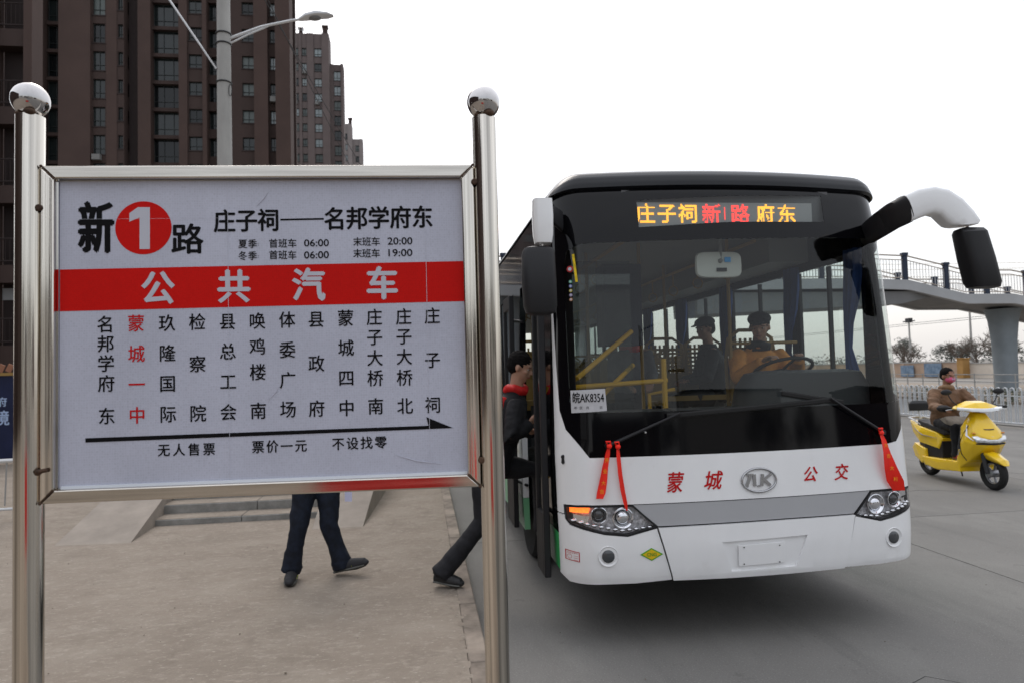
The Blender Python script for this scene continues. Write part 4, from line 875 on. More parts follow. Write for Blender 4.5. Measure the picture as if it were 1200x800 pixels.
    if mask is None:
        e_ = MB(); e_.tube([Ph(.082, -.024, -.058), Ph(.094, 0, -.056), Ph(.082, .024, -.058)], [.003, .0065, .003], 8); part('mouth', shiftmb(e_, B), m_lip, t)
    else:
        e_ = MB(); e_.ball(Ph(.045, 0, -.042), (.068, .068, .052), 16, 10, Rh); mk_ = link('face_mask', shift(blob(e_, .008, 2), B), mask[0], t)
        e_ = MB(); e_.ball(Ph(.105, 0, -.035), (.012, .028, .018), 12, 8, Rh); e_.ball(Ph(.10, .0, -.06), (.01, .014, .008), 10, 6, Rh); part('mask_print', shiftmb(e_, B), mask[1], mk_)
    if scarf:
        e_ = MB(); c = J['neck'] + V((0, 0, .0)); e_.tube([c + V((math.cos(a) * .075, math.sin(a) * .075, .012 * math.sin(a * 2))) for a in [q * .628 for q in range(10)]], .036, 8, closed=True); e_.tube([c + V((0, 0, -.05)), c + V((0, 0, .01))], [.09, .07], 10)
        link('scarf', shift(blob(e_, .01, 2, .006, 14, seed), B), scarf, t)
    return t
def shift(me, B):
    for v in me.vertices: v.co -= B
    return me
def shiftmb(mb, B): mb.v = [tuple(V(p) - B) for p in mb.v]; return mb
# man stepping up through the front door
man = person('man in red and black jacket stepping up into the open front bus door', dict(
    head=(.775, 5.40, 1.795), neck=(.735, 5.42, 1.62), che=(.68, 5.45, 1.40), pel=(.55, 5.47, 1.04), body=(.95, -.1, -.1),
    sh=[(.72, 5.27, 1.50), (.66, 5.62, 1.52)], el=[(.65, 5.14, 1.25), (.80, 5.68, 1.28)], wr=[(.80, 5.22, 1.36), (.86, 5.48, 1.27)], hd=[(.5, .1, .55), (.8, -.4, .2)],
    hip=[(.46, 5.39, .98), (.60, 5.55, 1.0)], kn=[(.44, 5.36, .60), (.93, 5.56, .95)], an=[(.13, 5.36, .245), (.95, 5.56, .50)], toe=[(.255, 5.30, .145), (1.13, 5.54, .43)], sole=[(-.02, 0, -.075), (0, 0, -.065)], face=(.95, -.1, 0)),
    m_blkcoat, m_blkpants, V((.88, -.30, -.36)), (.3, 5.4, .12), sleeves=m_blkcoat, coat=1.12, scarf=m_redcoat, hems=.076, seed=3, palm=[V((.5, -.4, -.7)), V((.3, -.6, -.6))])
e_ = MB(); e_.tube([(.63, 5.38, 1.56), (.56, 5.36, 1.42), (.505, 5.37, 1.24), (.46, 5.39, 1.06)], [.07, .095, .09, .075], 14, flat=.9); link('red_back_panel', shift(blob(e_, .011, 2, .008, 9, 4), V(man.location)), m_redcoat, man)
# walker behind the board
wk = person('person in dark jeans and grey trainers walking behind the sign board', dict(
    head=(-.84, 5.80, 1.70), neck=(-.855, 5.82, 1.52), che=(-.865, 5.84, 1.32), pel=(-.875, 5.86, .99), body=(.55, -.8, 0),
    sh=[(-1.05, 5.78, 1.44), (-.70, 5.94, 1.44)], el=[(-1.09, 5.74, 1.16), (-.62, 5.98, 1.16)], wr=[(-1.04, 5.62, .95), (-.615, 5.88, .93)],
    hip=[(-.965, 5.84, .93), (-.80, 5.88, .93)], kn=[(-1.02, 5.76, .56), (-.79, 5.82, .55)], an=[(-1.085, 5.80, .235), (-.70, 5.86, .235)], toe=[(-1.075, 5.62, .14), (-.50, 5.80, .215)], sole=[(0, 0, -.09), (.0, 0, -.085)], face=(.5, -.85, 0)),
    M('grey zip jacket', (.09, .09, .1), .7, var=(9, .2)), m_jeans, V((.4, -.9, -.1)), (-.88, 5.85, .12), shoes=m_shoegrey, hems=.074, fold=.011, seed=8, curl=.9)
mb = MB(); mb.hull([(-.66, 5.82, .73), (-.60, 5.80, .73), (-.66, 5.825, .93), (-.60, 5.805, .93), (-.66, 5.824, .73), (-.60, 5.804, .73), (-.66, 5.829, .93), (-.60, 5.809, .93)], False)
solo('paper_sheet', mb, M('lavender paper', (.55, .56, .75), .7), 'pale lavender paper held in the walking person\'s hand below the board edge', 'paper', (-.63, 5.82, .73), world=True)
# driver
person('bus driver in an orange brown jacket and dark cap behind the steering wheel', dict(
    head=(2.86, 5.50, 2.085), neck=(2.87, 5.55, 1.93), che=(2.87, 5.60, 1.72), pel=(2.87, 5.66, 1.47), body=(-.3, -.95, 0),
    sh=[(2.68, 5.56, 1.84), (3.06, 5.58, 1.84)], el=[(2.60, 5.40, 1.66), (3.10, 5.36, 1.66)], wr=[(2.70, 5.16, 1.79), (2.98, 5.12, 1.80)],
    hip=[(2.79, 5.6, 1.43), (2.95, 5.6, 1.43)], kn=[(2.76, 5.2, 1.43), (2.98, 5.2, 1.43)], an=[(2.76, 5.1, 1.08), (2.98, 5.05, 1.08)], toe=[(2.76, 4.92, 1.02), (2.98, 4.88, 1.02)], face=(-.5, -.85, 0)),
    m_orange, m_blkpants, V((-.55, -.8, -.22)), (2.87, 5.65, .86), hat=m_blkcoat, coat=1.05, seed=5, vox=.013, scarf=m_blkcoat)
person('passenger in dark clothes and flat cap sitting sideways behind the driver', dict(
    head=(2.93, 6.80, 2.15), neck=(2.97, 6.82, 1.98), che=(3.0, 6.84, 1.78), pel=(3.02, 6.86, 1.47), body=(-.95, -.3, 0),
    sh=[(2.95, 6.66, 1.90), (3.02, 7.02, 1.90)], el=[(2.86, 6.62, 1.64), (2.92, 7.05, 1.64)], wr=[(2.70, 6.70, 1.62), (2.74, 6.95, 1.62)],
    hip=[(2.96, 6.78, 1.43), (2.96, 6.94, 1.43)], kn=[(2.58, 6.74, 1.43), (2.58, 6.92, 1.43)], an=[(2.55, 6.74, 1.05), (2.55, 6.92, 1.05)], toe=[(2.38, 6.72, 1.0), (2.38, 6.90, 1.0)], face=(-.9, -.3, 0)),
    m_blkcoat, m_blkpants, V((-.9, -.25, -.15)), (3.0, 6.85, .95), hat=m_blkcoat, skin=m_skind, seed=6, vox=.014)
person('passenger in a grey coat and red scarf standing near the front of the aisle', dict(
    head=(1.98, 6.35, 2.13), neck=(1.98, 6.37, 1.96), che=(1.98, 6.38, 1.78), pel=(1.98, 6.40, 1.55), body=(.2, -.95, 0),
    sh=[(1.82, 6.36, 1.90), (2.14, 6.38, 1.90)], el=[(1.79, 6.30, 1.68), (2.18, 6.32, 1.68)], wr=[(1.86, 6.15, 1.62), (2.10, 6.15, 1.62)],
    hip=[(1.92, 6.4, 1.5), (2.04, 6.4, 1.5)], kn=[(1.92, 6.32, 1.2), (2.04, 6.32, 1.2)], an=[(1.92, 6.4, .96), (2.04, 6.4, .96)], toe=[(1.92, 6.24, .88), (2.04, 6.24, .88)], face=(.2, -.9, 0)),
    M('grey coat', (.10, .10, .11), .8), m_blkpants, V((.3, -.9, -.2)), (1.98, 6.4, .86), scarf=m_redcoat, seed=9, vox=.014, coat=.95)
# ---------------------------------------------------------------- electric scooter (local: +x forward) and its rider
SC0 = Vector((7.67, 9.04, 0)); SRZ = math.atan2(-.99, -.11)
sct = thing('electric_scooter', 'bright yellow electric scooter ridden along the road towards the camera', 'scooter', SC0, SRZ)
def sb(name, hulls, mat, parent=sct, vox=.01, it=4, tubes=()):
    mb = MB()
    for h in hulls: mb.hull(h)
    for tb in tubes: mb.tube(*tb)
    return link(name, blob(mb, vox, it), mat, parent)
for wx, nm in ((.66, 'wheel'), (-.62, 'wheel')):
    mb = MB(); mb.tube([(wx + .175 * math.cos(a), 0, .215 + .175 * math.sin(a)) for a in [q * math.pi / 18 for q in range(36)]], .042, 10, closed=True); wh = part('wheel', mb, m_rubber, sct)
    mb = MB(); mb.tube([(wx + .135 * math.cos(a), 0, .215 + .135 * math.sin(a)) for a in [q * math.pi / 14 for q in range(28)]], .014, 8, closed=True)
    for q in range(5):
        a = q * 1.2566; mb.tube([(wx, 0, .215), (wx + .135 * math.cos(a), 0, .215 + .135 * math.sin(a))], .013, 6)
    mb.rev([(.03, -.05), (.05, -.04), (.05, .04), (.03, .05)], (wx, 0, .215), (0, 1, 0), 16); part('rim', mb, M('cast rim', (.3, .3, .31), .35, .8), wh)
mb = MB()
for s in (-.065, .065): mb.tube([(.66, s, .215), (.60, s, .42), (.52, s * .6, .62)], [.022, .024, .02], 8)
part('fork', mb, m_darkin, sct)
sb('front_fender', [[(.42, .05, .44), (.46, .065, .47), (.66, .07, .475), (.84, .055, .40), (.90, .03, .34), (.92, 0, .335), (.66, .07, .455), (.84, .055, .38), (.44, .05, .42), (.66, 0, .50), (.86, 0, .42)]], m_scyel, vox=.007)
sb('front_fairing', [[(.36, .05, 1.0), (.48, .05, .99), (.44, .13, .86), (.58, .15, .76), (.36, .16, .80), (.66, .10, .70), (.70, .03, .66), (.50, .20, .62), (.62, .17, .60), (.40, .2, .56)],
                     [(.50, .20, .62), (.62, .17, .60), (.70, .05, .60), (.40, .2, .56), (.40, .19, .40), (.48, .15, .36), (.56, .14, .50), (.36, .19, .34), (.66, .08, .54)],
                     [(.40, .2, .50), (.46, .16, .34), (.34, .19, .24), (.28, .19, .28), (.36, .2, .5)]], m_scyel)
sb('inner_shield', [[(.34, .05, .98), (.40, .05, .98), (.33, .15, .80), (.38, .17, .6), (.30, .17, .55), (.28, .17, .35), (.34, .17, .35)]], m_darkin)
sb('headlight', [[(.655, .155, .655), (.675, .02, .70), (.70, .03, .645), (.645, .165, .635), (.60, .185, .70), (.64, .15, .615), (.70, .04, .61)]], M('scooter lamp', (.62, .64, .66), .12, .55, coat=1, var=(30, .3)), vox=.006, it=3)
mb = MB(); mb.hull([(.605, .06, .795), (.625, .05, .78), (.60, 0, .80), (.63, 0, .775), (.60, .04, .785)]); part('badge_vent', mb, m_darkin, sct)
mb = MB(); mb.tube([(.625, -.15, .600), (.685, -.06, .598), (.70, 0, .598), (.685, .06, .598), (.625, .15, .600)], .012, 6); part('panel_gap', mb, m_blackp, sct)
for s in (-1, 1): part('indicator_lamp', MB().ball((.60, s * .155, .735), (.02, .018, .012), 10, 6), M('scooter indicator', (.6, .22, .02), .3), sct)
for s in (-1, 1): part('cable', MB().tube([(.38, s * .16, 1.05), (.47, s * .12, 1.10), (.47, s * .05, 1.02)], .004, 5), m_blackp, sct)

sb('handlebar_cover', [[(.28, .12, 1.01), (.50, .12, 1.0), (.32, .25, 1.05), (.44, .25, 1.05), (.34, .08, 1.15), (.50, .06, 1.13), (.58, .04, 1.05), (.54, .15, 1.03), (.36, .2, 1.09)]], m_scyel, vox=.008)
sb('upper_lamp', [[(.59, .03, 1.055), (.55, .16, 1.055), (.46, .25, 1.07), (.56, .15, 1.015), (.60, .03, 1.005), (.47, .25, 1.03)]], M('white lamp strip', (.75, .77, .79), .15, .2, coat=1), vox=.006, it=2)
mb = MB(); mb.tube([(.44, 0, .96), (.40, 0, 1.05)], .03, 8)
for s in (-1, 1): mb.tube([(.40, s * .1, 1.05), (.34, s * .28, 1.06), (.32, s * .36, 1.055)], [.013, .013, .013], 8)
hb = part('handlebar', mb, m_blackp, sct)
for s in (-1, 1):
    mb = MB(); mb.tube([(.335, s * .27, 1.06), (.315, s * .38, 1.055)], .018, 10); part('grip', mb, m_rubber, hb)
    mb = MB(); mb.tube([(.38, s * .17, 1.06), (.36, s * .24, 1.16), (.35, s * .27, 1.24)], .006, 6); mi = part('mirror', mb, m_blackp, sct)
    mb = MB(); mb.ball((.345, s * .285, 1.27), (.018, .062, .04), 14, 10); part('mirror_head', mb, m_blackp, mi)
    mb = MB(); mb.tube([(.36, s * .2, 1.045), (.40, s * .33, 1.03)], .005, 6); part('brake_lever', mb, m_galv, hb)
sb('floorboard', [[(.32, .17, .26), (.32, .17, .33), (-.12, .17, .25), (-.12, .17, .32)]], m_darkin)
sb('side_skirt', [[(.36, .195, .34), (.36, .19, .20), (-.10, .195, .16), (-.40, .185, .19), (-.46, .18, .31), (-.1, .195, .27), (.30, .195, .30)]], m_scyel)
sb('rear_body', [[(-.10, .10, .55), (-.06, .13, .60), (-.14, .15, .45), (-.55, .16, .66), (-.90, .08, .80), (-.92, .04, .74), (-.55, .15, .50), (-.80, .10, .62), (-.20, .14, .68), (-.5, .14, .73)]], m_scyel)
sb('under_seat', [[(-.08, .13, .30), (-.08, .13, .62), (-.45, .14, .56), (-.45, .14, .26), (-.62, .12, .50), (-.6, .12, .32)]], m_blackp)
sb('motor_cover', [[(-.38, .165, .26), (-.40, .165, .42), (-.70, .14, .48), (-.84, .10, .40), (-.74, .12, .27), (-.50, .165, .20)]], m_scyel)
sb('seat', [[(.02, .10, .68), (-.02, .13, .73), (-.30, .15, .75), (-.36, .14, .80), (-.62, .13, .83), (-.64, .12, .76), (-.05, .12, .65), (-.6, .12, .72)]], M('seat vinyl', (.02, .02, .021), .45))
mb = MB()
for s in (-1, 1): mb.tube([(-.55, s * .12, .76), (-.74, s * .12, .82), (-.88, s * .10, .84), (-.92, 0, .85)], .012, 8)
mb.tube([(-.80, 0, .83), (-.84, 0, .97)], .014, 8); part('rear_rack', mb, m_galv, sct)
sb('backrest', [[(-.80, .13, .95), (-.80, .13, 1.06), (-.86, .12, 1.08), (-.88, .10, .94), (-.83, .08, 1.10)]], M('backrest vinyl', (.02, .02, .021), .45))
mb = MB(); mb.hull([(-.90, .06, .78), (-.90, .06, .70), (-.94, .04, .76), (-.93, .04, .71)]); part('tail_lamp', mb, M('tail lamp red', (.4, .01, .01), .2), sct)
mb = MB()
for s in (-1, 1): mb.tube([(-.15, s * .155, .60), (-.45, s * .168, .62), (-.7, s * .138, .70)], [.004, .012, .004], 6, flat=.4)
part('side_stripe', mb, M('grey decal', (.22, .22, .24), .4), sct)
m_sdec = M('silver decal', (.6, .6, .62), .3, .5)
for s in (-1, 1):
    part('shield_decal', MB().tube([(.46, s * .145, .84), (.52, s * .188, .70), (.62, s * .17, .64)], [.003, .011, .004], 6, flat=.5), m_sdec, sct); part('shield_decal', MB().tube([(.40, s * .20, .50), (.36, s * .203, .42)], [.010, .004], 6, flat=.5), m_sdec, sct)
    part('fairing_seam', MB().tube([(.50, s * .15, .83), (.44, s * .175, .72), (.40, s * .20, .60), (.42, s * .198, .45), (.46, s * .165, .36)], .0045, 5), m_blackp, sct)
mb = MB(); mb.tube([(-.20, .12, .22), (-.26, .18, .03)], .008, 6); part('side_stand', mb, m_darkin, sct)
sct.scale = (1.06, 1.3, 1.03)
Rs = Matrix.Rotation(SRZ, 3, 'Z')
def W(x, y, z): return tuple(Rs @ Vector((x, y, z)) + SC0)
def D(x, y, z): return Rs @ Vector((x, y, z))
rider = person('rider in a brown padded coat and pink face mask on the yellow scooter', dict(
    head=W(-.14, .0, 1.52), neck=W(-.18, 0, 1.36), che=W(-.20, 0, 1.16), pel=W(-.26, 0, .88), body=tuple(D(1, 0, 0)),
    sh=[W(-.17, -.20, 1.27), W(-.17, .20, 1.27)], el=[W(-.02, -.31, 1.08), W(-.02, .31, 1.08)], wr=[W(.24, -.33, 1.07), W(.24, .33, 1.07)],
    hip=[W(-.22, -.10, .83), W(-.22, .10, .83)], kn=[W(.16, -.13, .80), W(.16, .13, .80)], an=[W(.14, -.11, .42), W(.14, .11, .42)], toe=[W(.30, -.12, .35), W(.30, .12, .35)], sole=[(0, 0, -.07), (0, 0, -.07)], face=tuple(D(1, 0, 0))),
    M('brown padded coat', (.15, .082, .045), .7, var=(9, .25)), m_blkpants, D(.97, .18, -.10), tuple(SC0 + Vector((0, 0, .33))), coat=1.2, fold=.012, skin=m_skind, mask=(M('pink mask', (.55, .10, .19), .8), M('mask print', (.45, .25, .40), .8)), hairstyle='short', seed=12,
    shoes=M('dark red shoe', (.28, .02, .03), .6), scarf=M('fur collar', (.27, .17, .10), .95, bump=(70, .8, .01)), palm=[V((0, 0, -1)), V((0, 0, -1))])
for s in (-1, 1):
    gl_ = MB(); gl_.ball(W(.30, s * .345, 1.075), (.06, .06, .05), 14, 10); gl_.tube([W(.18, s * .34, 1.075), W(.27, s * .345, 1.075)], [.052, .05], 12); gl_.tube([W(.33, s * .30, 1.08), W(.36, s * .28, 1.06)], .02, 8); link('glove', shift(blob(gl_, .008, 2, .004, 20), rider.location), m_blkcoat, rider)
mb = MB(); mb.hull([(-.10, .18, .90), (.12, .22, .90), (.19, .19, .82), (.20, .10, .84), (.05, .2, .93), (-.05, .1, .94), (.2, 0, .86), (.1, .23, .83)])
ap = link('lap_apron', blob(mb, .012, 3, .01, 9, 4), M('beige apron', (.24, .21, .175), .85, var=(9, .15)), rider); ap.matrix_parent_inverse = Matrix.Identity(4)
ap.data.transform(Matrix.Translation(SC0 - rider.location) @ Rs.to_4x4())
# ---------------------------------------------------------------- steps and ramps left of the board
st_ = thing('entrance_steps', 'low grey stone steps with sloping cement ramps on both sides', 'steps', (-2.3, 8.3, .12))
def W2(mb, o=st_): mb.v = [tuple(Vector(p) - o.location) for p in mb.v]; return mb
for k in range(5):
    z0 = .10 if k == 0 else .19 + .10 * (k - 1); z1 = .19 + .10 * k; y = 8.27 + .33 * k; xs = [-3.12 + .02 * k, -2.1 + .12 * math.sin(k * 2.2), -1.22]
    if k == 0: z1 = .185
    else: z0 += -.002
    for a, b in zip(xs, xs[1:]):
        mb = MB(); mb.bx(a + .004, b - .004, y, y + (.35 if k < 4 else 3.0), z0 - .05, z1 + .10 * 0 + (.0)); part('step_stone', W2(mb), m_stone, st_, bevel=.008); mb = MB(); mb.bx(a + .006, b - .006, y + .012, y + (.34 if k < 4 else 2.9), z1 + .0005, z1 + .004); part('tread', W2(mb), m_dust, st_)
for (xa, xb, xi) in ((-3.74, -3.02, -3.14), (-1.20, -.66, -.60)):
    mb = MB(); y0 = 7.55; L_ = 2.2; h = .55
    if xa < -3: v = [(xa, y0, .12), (-2.99, y0 - .06, .12), (-3.13, y0 + L_, .12 + h), (xa + .0, y0 + L_, .12 + h), (xa, y0, 0), (-2.99, y0 - .06, 0), (-3.13, y0 + L_, 0), (xa, y0 + L_, 0)]
    else: v = [(-1.22, y0 + .12, .12), (-.68, y0 + .1, .12), (-.56, y0 + L_, .12 + h), (-1.22, y0 + L_, .12 + h), (-1.22, y0 + .12, 0), (-.68, y0 + .1, 0), (-.56, y0 + L_, 0), (-1.22, y0 + L_, 0)]
    mb.add(v, [(0, 1, 2, 3), (7, 6, 5, 4), (0, 4, 5, 1), (1, 5, 6, 2), (2, 6, 7, 3), (3, 7, 4, 0)]); part('ramp', W2(mb), m_ramp, st_, smooth=0)
mb = MB(); mb.bx(-3.74, -.56, 9.75, 12.6, .0, .66); part('landing', W2(mb), m_ramp, st_)
# low railing and hoarding at the far left
rl = thing('railing', 'low grey metal railing at the left picture edge in front of the blue hoarding', 'railing', (-6.4, 9.0, .12))
mb = MB(); mb.tube([(-1.9, 0, .66), (1.55, 0, .73)], .025, 8); part('top_rail', mb, m_galv, rl)
mb = MB(); mb.tube([(-1.9, 0, .12), (1.55, 0, .15)], .018, 8); part('bottom_rail', mb, m_galv, rl)
b_ = MB(); b_.tube([(0, 0, .13), (0.02, 0, .67)], .010, 6); bm_ = b_.mesh('bar')
for k in range(26): o = link('bar', bm_, m_conc, rl); o.location = (-1.85 + k * .135, 0, .0025 * k)
b_ = MB(); b_.tube([(0, 0, 0), (0, 0, .72)], .02, 8); bm_ = b_.mesh('post')
for k in range(3): o = link('post', bm_, m_conc, rl); o.location = (-1.8 + k * 1.65, 0, 0)
hd = thing('hoarding', 'navy blue printed hoarding with pale characters at the far left', 'hoarding', (-11, 15.3, .12))
mb = MB(); mb.bx(-6, 5.2, 0, .05, .1, 1.82); part('panel', mb, M('navy print', (.008, .013, .045), .6, var=(1.2, .3)), hd)
mb = MB(); mb.bx(-6, 5.2, -.02, .07, 1.82, 1.88); mb.bx(-6, 5.2, -.01, .06, .05, .1); part('trim', mb, m_tan, hd)
def hl(items): return letters(items, lambda a, b, d: (a, -.003 - d, b), 0)
part('lettering', hl([('\u5e9c', 2.42, 1.28, .2, .2, .02), ('\u5b66', 2.82 - .08, 1.29, .2, .2, .02), ('\u5883', 2.42, .95, .3, .32, .02), ('\u8eab', 2.78, .96, .3, .32, .02)]), M('pale blue print', (.35, .45, .65), .6), hd)
b_ = MB(); b_.bx(-.05, .05, .0, .03, 0, .16); bs_ = b_.mesh('slat')
for k in range(36): o = link('slat', bs_, M('rust slat', (.28, .13, .08), .8) if k == 0 else bpy.data.materials['rust slat'], hd); o.location = (-1 + k * .16, .0, 1.90); o.rotation_euler = (0, rad(25), 0)
# ---------------------------------------------------------------- towers
m_brick = M('brown tower render', (.047, .030, .026), .85, var=(.35, .1), bump=(3, .2, .03))
m_brick2 = M('red brown render', (.062, .039, .033), .85, var=(.35, .1))
m_hazed = M('haze greyed tower render', (.125, .100, .096), .85, var=(.35, .1)); m_hazed2 = M('haze paled tower render', (.22, .195, .19), .85, var=(.35, .1)); m_galvd = M('grey condenser case', (.16, .16, .155), .6)  # far towers' greyer, paler tones carry the distance haze in their colour
m_band = M('dark band', (.03, .021, .02), .8)
m_wfr = M('window frame dark', (.03, .035, .035), .5)
wgl = [M('window glass a', (.006, .008, .009), .08, spec=.4), M('window glass b', (.014, .02, .02), .1, spec=.5), M('window glass curtain', (.08, .10, .095), .3, spec=.5), M('window glass pale', (.22, .27, .28), .25, spec=.9)]
WM = {}
def win_meshes(w_, h_, cols, recess):
    k = (round(w_, 2), round(h_, 2), cols, recess)
    if k in WM: return WM[k]
    f = MB(); t = .05
    f.bx(0, w_, recess - .03, recess + .05, 0, t); f.bx(0, w_, recess - .03, recess + .05, h_ - t, h_)
    for i in range(cols + 1): x = i * (w_ - t) / cols; f.bx(x, x + t, recess - .03, recess + .05, t, h_ - t)
    f.bx(0, w_, recess - .025, recess + .04, h_ * .3, h_ * .3 + t * .7)
    p = MB(); p.bx(.02, w_ - .02, recess + .06, recess + .08, .02, h_ - .02)
    WM[k] = (f.mesh('window'), p.mesh('pane')); return WM[k]
wcount = [0]
def window(par, x, y, z, w_, h_, cols=2, recess=.18, light=.1, seed=0):
    f, p = win_meshes(w_, h_, cols, recess); o = link('window', f, m_wfr, par); o.location = (x, y, z)
    rnd = random.Random(int(x * 31 + z * 17 + seed)).random(); m = 3 if rnd < light * .5 else 2 if rnd < light else 1 if rnd < .5 + light else 0
    key = ('pane', id(p), m)
    if key not in WM: q = p.copy(); q.materials.clear(); q.materials.append(wgl[m]); WM[key] = q
    q = link('pane', WM[key], None, o)
def tower(label, x0, y, zt, depth, fh, ztop, cols, zroof, nlow=0, light=.22, group='brown apartment towers', mwall=None, mpier=None):
    """cols: list of (xa, xb, kind, setback[, window height])"""
    t = thing('apartment_tower', label, 'building', (x0, y, 0), group=group); wm = MB(); bmn = MB(); rl_ = []; acs = []
    dp = min(2, depth)
    for c in cols:
        xa, xb, kd, sb_ = c[:4]; xa -= x0; xb -= x0; hh = c[4] if len(c) > 4 else 1.45
        if kd == 'W' : wm.bx(xa, xb, sb_, sb_ + dp, 0, zroof); continue
        if kd == 'R': part('pier', MB().bx(xa, xb, sb_, sb_ + dp, 0, zroof), mpier or m_brick2, t); continue
        if kd == 'D': bmn.bx(xa, xb, sb_, sb_ + dp, 0, zroof); continue
        zs = [zt - k * fh for k in range(-40, 80)]; zs = [z for z in zs if 3.5 < z < zroof - .6]
        prev = None
        for z in sorted(zs):
            zb = z - hh
            wm.bx(xa, xb, sb_, sb_ + dp, prev if prev is not None else 0, zb)
            if kd in 'wb':
                mg = .0 if kd == 'b' else .12
                if kd == 'w': bmn.bx(xa, xb, sb_ - .06, sb_ + .0, zb - .14, zb - .02)
                if kd == 'w' and sb_ == 0 and random.Random(int(xa * 7 + z * 3)).random() < .3: acs.append((xa + .2, zb))
                window(t, xa + mg, sb_, zb, xb - xa - 2 * mg, hh, 2 if xb - xa < 2 else 3, .22 if kd == 'w' else .5, light if kd == 'w' else .0)
                if mg:
                    wm.bx(xa, xa + mg, sb_ + .001, sb_ + dp, zb, z); wm.bx(xb - mg, xb, sb_ + .001, sb_ + dp, zb, z)
                bmn.bx(xa, xb, sb_ + dp * .5, sb_ + dp * .7, zb, z)
            if kd == 'k':   # open balcony
                bmn.bx(xa, xb, sb_ + dp * .8, sb_ + dp * .95, zb, z); rl_.append((xa, xb, sb_, zb))
            prev = z
        wm.bx(xa, xb, sb_, sb_ + dp, prev, zroof)
    xa = min(c[0] for c in cols) - x0; xb = max(c[1] for c in cols) - x0; sbm = max(c[3] for c in cols)
    if depth > 2.2: wm.bx(xa + .02, xb - .02, sbm + 1.9, depth, 0, zroof - .1)
    part('wall', wm, mwall or m_brick, t, smooth=0)
    for q_, (ax_, az_) in enumerate(acs):
        if q_ % 4 == 0: part('air_conditioner', MB().bx(ax_, ax_ + .85, -.55, -.07, az_ - .75, az_ - .15), m_galvd, t)
    if bmn.v: part('sill_bands', bmn, m_band, t, smooth=0)['kind'] = 'stuff'
    for (a, b, s, zb) in rl_:
        m = MB(); m.tube([(a, s, zb + 1.0), (b, s, zb + 1.0)], .03, 6); m.tube([(a, s, zb + .15), (b, s, zb + .15)], .03, 6)
        for i in range(int((b - a) / .16)): m.tube([(a + .08 + i * .16, s, zb + .15), (a + .08 + i * .16, s, zb + 1.0)], .014, 4)
        part('balcony_railing', m, m_band, t)
    return t
tower('tall brown apartment tower behind the lamp post, filling the upper left', -40.8, 79.3, 44.48, 2.6, 3.13, 60, [
    (-44.5, -40.5, 'R', -1.2), (-40.5, -38.8, 'b', .6, 2.75), (-38.8, -35.55, 'R', -.4), (-35.55, -34.05, 'w', 0, 2.15), (-34.05, -32.95, 'R', -.05), (-32.95, -32.2, 'w', -.0, 1.5), (-32.2, -30.9, 'D', 1.3), (-30.9, -29.55, 'R', .3),
    (-29.55, -26.4, 'b', .9, 2.72), (-26.4, -25.5, 'R', -.2), (-25.5, -23.85, 'w', 0, 1.55), (-23.85, -23.4, 'R', -.3), (-23.4, -22.3, 'b', .5, 2.1), (-22.3, -21.4, 'R', -.2), (-21.4, -19.75, 'W', 0), (-19.75, -18.2, 'w', 0, 1.45),
    (-18.2, -16.7, 'R', -.7), (-16.7, -15.8, 'w', .0, 1.5), (-15.8, -14.2, 'R', -1.0)], 60)
tn = tower('near brown tower at the far left edge with railed balconies', -17, 27.5, 14.6, .75, 3.02, 34, [
    (-22, -19.2, 'R', 0), (-19.2, -17.6, 'k', .25, 2.2), (-17.6, -15.85, 'R', 0), (-15.85, -14.75, 'k', .2, 2.35), (-14.75, -14.45, 'R', 0)], 34)
part('wall', MB().bx(-10, -4.2, .74, 12, 0, 34), m_brick, tn)
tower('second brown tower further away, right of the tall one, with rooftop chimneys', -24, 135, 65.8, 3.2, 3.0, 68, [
    (-26.2, -24.15, 'R', 0), (-24.15, -22.75, 'w', 0, 1.5), (-22.75, -22.3, 'R', -.2), (-22.3, -21.2, 'w', 0, 1.5), (-21.2, -19.95, 'R', -.2), (-19.95, -18.35, 'w', 0, 1.6), (-18.35, -17.0, 'R', -.4)], 68.7, light=.8, mwall=m_hazed, mpier=m_hazed)
tower('stepped side wing of the second brown tower', -17, 136, 61.9, 2.5, 3.0, 62, [(-17.0, -16.4, 'R', 0), (-16.4, -14.9, 'w', .2, 1.9), (-14.9, -14.45, 'R', -.3)], 63.2, light=.5, mwall=m_hazed, mpier=m_hazed)
tower('small distant brown tower stepping down at the skyline', -20, 190, 68.2, 3, 3.0, 70, [(-20.9, -20.2, 'R', 0), (-20.2, -19.2, 'w', 0, 1.6), (-19.2, -18.1, 'R', -.2)], 70.9, light=.6, mwall=m_hazed2, mpier=m_hazed2)
tower('lowest wing of the distant tower at the skyline', -18, 191, 62.2, 3, 3.0, 70, [(-18.1, -17.4, 'R', 0), (-17.4, -16.2, 'w', 0, 1.6), (-16.2, -15.3, 'R', -.2)], 67.0, light=.5, mwall=m_hazed2, mpier=m_hazed2)
def chimney(x, y, z, w_, h_, lab):
    mb = MB(); mb.bx(-w_ / 2, w_ / 2, 0, w_, 0, h_); mb.bx(-w_ / 2 - .15, w_ / 2 + .15, -.15, w_ + .15, h_ * .78, h_); solo('roof_turret', mb, m_brick, lab, 'chimney', (x, y, z)); 
chimney(-17.7, 134.7, 68.7, .9, 1.6, 'square roof turret on the right corner of the second tower'); chimney(-22.4, 135.2, 68.7, .7, 1.3, 'small roof turret on the left part of the second tower'); chimney(-18.5, 189.7, 70.9, .8, 1.6, 'tiny roof turret on the distant tower')
mb = MB()
for a in range(9): mb.tube([(a * .7, 0, 0), (a * .7, 0, .9)], .05, 5)
